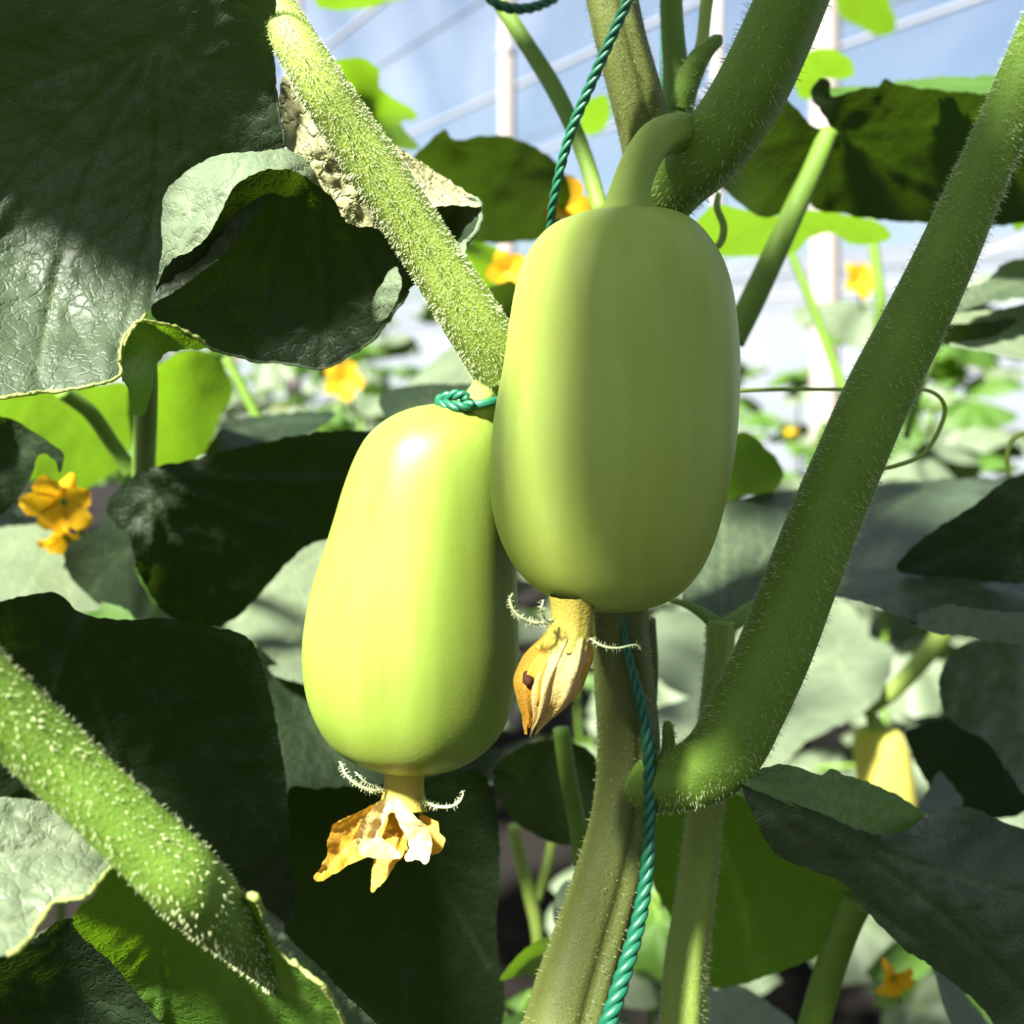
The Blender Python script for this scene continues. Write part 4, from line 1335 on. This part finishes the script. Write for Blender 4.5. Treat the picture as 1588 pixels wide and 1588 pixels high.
leaf('pale sunlit leaf with dark shadow fold at the right edge',
     [(1450, 490), (1500, 484), (1560, 478), (1640, 462), (1650, 540), (1588, 556), (1520, 545), (1470, 535), (1500, 528), (1545, 520), (1580, 494), (1520, 500), (1465, 502)],
     [(1450, 490, .46), (1640, 462, .50), (1650, 540, .44), (1520, 545, .425), (1540, 505, .46)], 'leaf', base=(1460, 495), tips=[(1620, 500), (1560, 485)])
leaf('dark inner fold between the two pale bands at the right edge',
     [(1448, 505), (1500, 500), (1590, 490), (1575, 515), (1545, 530), (1490, 536), (1450, 532)], [(1448, 505, .478), (1590, 490, .50), (1545, 530, .50), (1450, 532, .485)], 'leaf_shaded')
leaf('dark green leaf scrap against the right side of the upper cucumber',
     [(1120, 700), (1150, 670), (1185, 690), (1215, 730), (1200, 760), (1150, 770), (1110, 775)], [(1120, 700, .46), (1185, 680, .46), (1215, 740, .5), (1110, 775, .5)], 'leaf_young')

# right middle and lower right
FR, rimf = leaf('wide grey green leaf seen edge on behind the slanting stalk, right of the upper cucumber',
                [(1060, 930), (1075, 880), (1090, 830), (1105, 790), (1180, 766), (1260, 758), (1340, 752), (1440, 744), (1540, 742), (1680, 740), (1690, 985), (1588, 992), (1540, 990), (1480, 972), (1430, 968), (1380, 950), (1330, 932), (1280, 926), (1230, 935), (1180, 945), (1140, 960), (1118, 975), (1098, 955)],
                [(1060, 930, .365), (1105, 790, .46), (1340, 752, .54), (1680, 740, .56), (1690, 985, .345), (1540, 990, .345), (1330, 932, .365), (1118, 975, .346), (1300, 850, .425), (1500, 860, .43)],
                'leaf_half_shade', base=(1118, 970), tips=[(1120, 790), (1280, 765), (1440, 755), (1600, 800), (1640, 900), (1560, 970), (1065, 925)], relief=0.0016, bumps=0.004, bscale=0.012)
_, rimx = blade('rolled_edge', [(1410, 965), (1440, 945), (1480, 938), (1540, 948), (1600, 950), (1690, 950), (1690, 1000), (1588, 1000), (1540, 994), (1490, 986), (1450, 982)],
                [(1410, 965, .352), (1480, 938, .357), (1690, 950, .352), (1690, 1000, .338), (1540, 994, .338), (1450, 982, .343), (1500, 962, .343)], M['leaf_under'], FR, 'pale crinkled rolled edge', spacing=5, bumps=0.0018, bscale=0.07, seed=5)
leaf('blackish leaf overlapping the wide grey leaf at the right edge',
     [(1390, 880), (1430, 835), (1500, 790), (1560, 745), (1588, 738), (1690, 720), (1690, 900), (1588, 905), (1500, 900), (1430, 895)],
     [(1390, 880, .400), (1560, 745, .395), (1690, 720, .38), (1690, 900, .385), (1500, 900, .40)], 'leaf_shaded', base=(1660, 740), tips=[(1410, 880), (1560, 895)])
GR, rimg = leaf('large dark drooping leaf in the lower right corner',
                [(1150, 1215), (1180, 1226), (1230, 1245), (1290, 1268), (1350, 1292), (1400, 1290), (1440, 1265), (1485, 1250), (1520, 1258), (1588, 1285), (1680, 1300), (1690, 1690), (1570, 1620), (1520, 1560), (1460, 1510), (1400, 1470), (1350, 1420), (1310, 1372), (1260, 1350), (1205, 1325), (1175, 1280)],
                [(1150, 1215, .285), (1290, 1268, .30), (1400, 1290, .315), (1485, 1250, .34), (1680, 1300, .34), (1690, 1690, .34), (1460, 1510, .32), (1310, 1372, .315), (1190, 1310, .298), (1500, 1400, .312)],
                'leaf_half_shade', base=(1160, 1218), tips=[(1300, 1340), (1420, 1460), (1600, 1560), (1640, 1400), (1500, 1270)], relief=0.0014, bumps=0.003, bscale=0.01)
blade('upper_lobe', [(1150, 1213), (1175, 1195), (1205, 1185), (1240, 1190), (1270, 1202), (1290, 1192), (1310, 1202), (1350, 1214), (1395, 1235), (1432, 1262), (1418, 1284), (1380, 1294), (1330, 1290), (1260, 1262), (1200, 1238)],
      [(1150, 1213, .286), (1205, 1185, .300), (1310, 1202, .318), (1432, 1262, .330), (1380, 1294, .318), (1260, 1262, .298)], M['leaf_young'], GR, 'green lit upper lobe', base=(1155, 1214), tips=[(1420, 1265), (1300, 1210), (1360, 1285)], spacing=7, bumps=0.001, seed=3)
leaf('deep green leaf low in the middle right, behind the upright stalk',
     [(1015, 1270), (1060, 1240), (1140, 1230), (1220, 1300), (1300, 1350), (1335, 1390), (1320, 1430), (1270, 1480), (1200, 1510), (1150, 1525), (1100, 1530), (1080, 1480), (1040, 1420), (1010, 1360)],
     [(1015, 1270, .385), (1140, 1230, .375), (1335, 1390, .375), (1270, 1480, .40), (1100, 1530, .42), (1010, 1360, .41), (1170, 1380, .40)], 'leaf_young', base=(1330, 1400), tips=[(1130, 1500), (1060, 1420), (1100, 1270), (1240, 1480)], bumps=0.002,
     petiole=[(1330, 1395, .376, 46), (1310, 1440, .38, 44), (1285, 1510, .388, 46), (1260, 1600, .396, 48), (1240, 1680, .40, 50)])
leaf('large whitish green sunlit leaf right of the twine, behind the slanting stalk',
     [(1005, 1110), (1060, 1085), (1140, 1065), (1220, 1050), (1300, 1020), (1372, 1000), (1385, 1015), (1375, 1060), (1345, 1100), (1290, 1130), (1250, 1150), (1210, 1190), (1160, 1215), (1080, 1220), (1020, 1180)],
     [(1005, 1110, 0.756), (1200, 1050, 0.812), (1372, 1000, 0.812), (1375, 1060, 0.742), (1250, 1150, 0.686), (1160, 1215, 0.658), (1020, 1180, 0.686)], 'leaf', base=(1350, 1100), tips=[(1020, 1140), (1150, 1200), (1300, 1030)], bumps=0.004, relief=0.0015,
     petiole=[(1340, 1104, 0.749, 24), (1380, 1075, 0.742, 26), (1420, 1035, 0.742, 28), (1460, 985, 0.742, 30), (1490, 940, 0.742, 30)], pmat='stem_lime')
leaf('pale green folded leaf rising behind the slanting stalk, right of the fork',
     [(1215, 1045), (1250, 1010), (1280, 950), (1300, 930), (1322, 940), (1340, 975), (1360, 1005), (1310, 1020), (1260, 1040)],
     [(1215, 1045, 0.840), (1300, 930, 0.924), (1360, 1005, 0.854), (1260, 1040, 0.833)], 'leaf', base=(1300, 1010), tips=[(1230, 1035), (1310, 940)])
leaf('pale sunlit leaf behind the vine fork, left of the slanting stalk',
     [(1010, 960), (1040, 945), (1090, 960), (1100, 1030), (1095, 1080), (1040, 1070), (1010, 1030)], [(1010, 960, 0.924), (1090, 960, 0.924), (1095, 1080, 0.812), (1010, 1030, 0.840)], 'leaf')
leaf('pale sunlit leaf in the gap between the upright stalk and slanting stalk',
     [(1120, 1040), (1140, 985), (1180, 950), (1220, 950), (1200, 1020), (1160, 1090), (1125, 1100)], [(1120, 1040, 0.868), (1180, 950, 0.924), (1220, 950, 0.924), (1125, 1100, 0.812)], 'leaf')
leaf('grey wrinkled sunlit leaf at the right edge above the corner leaf',
     [(1456, 1060), (1470, 1020), (1510, 992), (1588, 990), (1690, 1000), (1690, 1260), (1600, 1240), (1560, 1190), (1530, 1150), (1490, 1128), (1462, 1100)],
     [(1456, 1060, .44), (1510, 992, .47), (1690, 1000, .47), (1690, 1260, .38), (1560, 1190, .40), (1480, 1120, .42)], 'leaf', base=(1680, 1100), tips=[(1470, 1080), (1530, 1140), (1520, 1000), (1600, 1230)], bumps=0.004, bscale=0.025, relief=0.0015)
leaf('bluish dark leaf beside the small yellow cucumber',
     [(1405, 1140), (1440, 1120), (1490, 1112), (1520, 1130), (1560, 1190), (1600, 1250), (1540, 1270), (1470, 1255), (1430, 1200)],
     [(1405, 1140, .48), (1490, 1112, .49), (1600, 1250, .45), (1470, 1255, .46)], 'leaf_shaded', base=(1510, 1125), tips=[(1430, 1190), (1500, 1250), (1580, 1240)])
leaf('small pale pointed leaf beneath the small yellow cucumber',
     [(1425, 1250), (1440, 1225), (1456, 1195), (1475, 1215), (1495, 1245), (1480, 1260), (1450, 1270)], [(1425, 1250, .42), (1456, 1195, .45), (1495, 1245, .43), (1450, 1270, .41)], 'leaf')
leaf('whitish sunlit leaf at the bottom edge right of the upright stalk',
     [(1085, 1500), (1096, 1505), (1110, 1535), (1130, 1525), (1160, 1535), (1200, 1560), (1240, 1600), (1240, 1690), (1100, 1690), (1085, 1600)],
     [(1085, 1500, .47), (1160, 1535, .48), (1240, 1600, .45), (1240, 1690, .40), (1100, 1690, .40), (1085, 1600, .43)], 'leaf', base=(1100, 1680), tips=[(1120, 1540), (1180, 1560), (1230, 1620)])
leaf('narrow whitish leaf edge slanting at the bottom right',
     [(1440, 1480), (1460, 1500), (1490, 1535), (1520, 1570), (1560, 1640), (1500, 1640), (1470, 1580), (1455, 1530)],
     [(1440, 1480, .42), (1520, 1570, .40), (1560, 1640, .38), (1470, 1580, .385)], 'leaf_under', base=(1445, 1485), tips=[(1520, 1630)])
# lower middle
leaf('shaded rounded leaf behind the vine, below the closed flower',
     [(762, 1205), (790, 1170), (830, 1150), (880, 1150), (920, 1170), (940, 1230), (930, 1290), (890, 1310), (840, 1300), (795, 1270)],
     [(762, 1205, .42), (850, 1150, .41), (940, 1230, .42), (890, 1310, .45), (800, 1270, .445)], 'leaf_shaded', base=(860, 1155), tips=[(790, 1250), (850, 1295), (920, 1270)])
leaf('small white lit leaf tip between the near black leaf and the vine',
     [(858, 1410), (866, 1380), (885, 1362), (896, 1385), (894, 1420), (880, 1442), (862, 1438)], [(858, 1410, .43), (885, 1362, .45), (894, 1420, .43), (870, 1442, .41)], 'leaf')
leaf('bright green curved leaf with white edge at the bottom left of the vine',
     [(775, 1520), (800, 1485), (835, 1458), (880, 1445), (905, 1470), (890, 1500), (840, 1510), (800, 1515)],
     [(775, 1520, .40), (835, 1458, .40), (905, 1470, .41), (840, 1510, .45)], 'leaf_young', base=(900, 1460), tips=[(785, 1515), (850, 1500)])
leaf('small white sunlit leaf between the black leaf and the shaded rounded leaf',
     [(735, 1185), (760, 1172), (778, 1180), (772, 1205), (760, 1220), (745, 1205)], [(735, 1185, .48), (778, 1180, .49), (760, 1220, .45)], 'leaf')

# small yellow fruit in the background, lower right
sy = thing('cucumber', 'small blurred yellow cucumber hanging in the lower right background', 'cucumber', at(1368, 1135, .75))
fruit_body([(1128, 1350, 1380), (1133, 1332, 1393), (1145, 1325, 1402), (1165, 1324, 1409), (1190, 1327, 1414), (1220, 1332, 1418), (1250, 1340, 1420), (1280, 1350, 1415), (1298, 1368, 1402)], .75, M['fruit_y'], sy, seg=32)
tube('fruit_stalk', [(1362, 1134, .75, 34), (1352, 1112, .752, 20), (1345, 1090, .756, 14)], M['stem_lime'], sy, seg=10)


# flowers in the background
def bg_flower(px, py, d, size_px, rot, label):
    b = at(px, py, d)
    root = thing('cucumber_flower', label, 'flower', b, 'yellow flowers in the background')
    s = size_px * d / F / 0.04
    o = bpy.data.objects.new('corolla', FLOWERM); COL.objects.link(o); o.parent = root
    o.scale = (s, s, s); o.rotation_euler = rot
    V, Fc = tube_data([b, b + Vector((0.004, 0.006, -0.01)) * s, b + Vector((0.012, 0.012, -0.035)) * s], [0.0022 * s, 0.0018 * s, 0.0014 * s], 7)
    obj('stalk', V, Fc, M['stem'], root)
    return root


bg_flower(96, 772, .46, 105, (2.3, 0.6, 0.5), 'large yellow orange flower at the left under the backlit leaf')
bg_flower(100, 830, .47, 70, (2.6, 0.4, 1.0), 'drooping yellow flower below the large one at the left')
bg_flower(532, 592, .95, 58, (1.4, 0.1, 0.2), 'small orange flower just right of the white post under the dark lobe')
bg_flower(786, 422, .60, 62, (1.5, 0.5, 0.1), 'bright yellow flower at the left edge of the upper cucumber')
bg_flower(872, 318, .52, 88, (1.3, 0.2, 0.6), 'orange flower behind the twine above the upper cucumber')
bg_flower(1328, 437, 1.1, 56, (1.3, 0.2, 0.3), 'small orange flower beside the thick white post')
bg_flower(1385, 1515, .50, 60, (2.0, 0.2, 0.3), 'dim yellow flower at the bottom right under the corner leaf')

# tendrils and thin background stalks
def strand(name, label, cat, ctrl, mat='stem', seg=9):
    o, p, r = tube(name, ctrl, M[mat], None, seg=seg)
    tag(o, label, cat)
    return o


strand('tendril', 'thin pale tendril looping right of the slanting stalk', 'tendril', [(1140, 606, .34, 7), (1220, 604, .34, 6), (1300, 604, .335, 6), (1380, 604, .33, 6), (1440, 606, .33, 6), (1465, 630, .33, 7), (1455, 670, .33, 7), (1430, 705, .33, 7), (1390, 722, .33, 7), (1340, 732, .335, 6)], 'stem_lime')
strand('tendril', 'curled tendril loop at the right edge above the blackish leaf', 'tendril', [(1565, 740, .37, 7), (1562, 705, .37, 8), (1572, 680, .37, 8), (1600, 670, .37, 8), (1640, 680, .37, 7)], 'stem_lime')
strand('tendril', 'short lime tendril beside the shoulder of the upper cucumber', 'tendril', [(1100, 392, .36, 9), (1118, 375, .36, 12), (1122, 350, .36, 12), (1112, 322, .36, 11), (1114, 300, .36, 8)], 'stem_lime')
strand('plant_stalk', 'thin dark stalk crossing in front of the thick white post', 'stalk', [(1222, 380, .70, 14), (1250, 450, .70, 14), (1285, 540, .70, 15), (1320, 640, .70, 16), (1345, 720, .70, 16)])
strand('plant_stalk', 'thin upright stalk right of the white post flower', 'stalk', [(1350, 340, .80, 16), (1360, 420, .80, 17), (1366, 480, .80, 18), (1355, 560, .80, 16)])
strand('plant_stalk', 'thin grey stalk right of the slanting stalk below the pale folded leaf', 'stalk', [(1452, 520, .60, 18), (1440, 570, .60, 14), (1420, 620, .60, 13), (1405, 680, .60, 12)])
strand('plant_stalk', 'pale forked stalk low between the near black leaf and the vine', 'stalk', [(796, 1280, .55, 18), (806, 1330, .55, 20), (822, 1390, .55, 22), (832, 1440, .55, 20), (836, 1500, .55, 18)], 'stem_lime')
strand('plant_stalk', 'pale green right arm of the forked stalk beside the vine', 'stalk', [(858, 1300, .56, 16), (846, 1350, .555, 16), (832, 1395, .552, 18)], 'stem_lime')
strand('plant_stalk', 'dim upright stalk inside the shaded rounded leaf gap', 'stalk', [(870, 1130, .40, 26), (880, 1200, .40, 28), (895, 1280, .40, 28), (905, 1360, .40, 26)])
strand('plant_stalk', 'slender blurred stalk right of the bright backlit scalloped leaf', 'stalk', [(350, 555, .62, 14), (375, 600, .62, 16), (400, 650, .62, 16), (425, 700, .62, 14)])
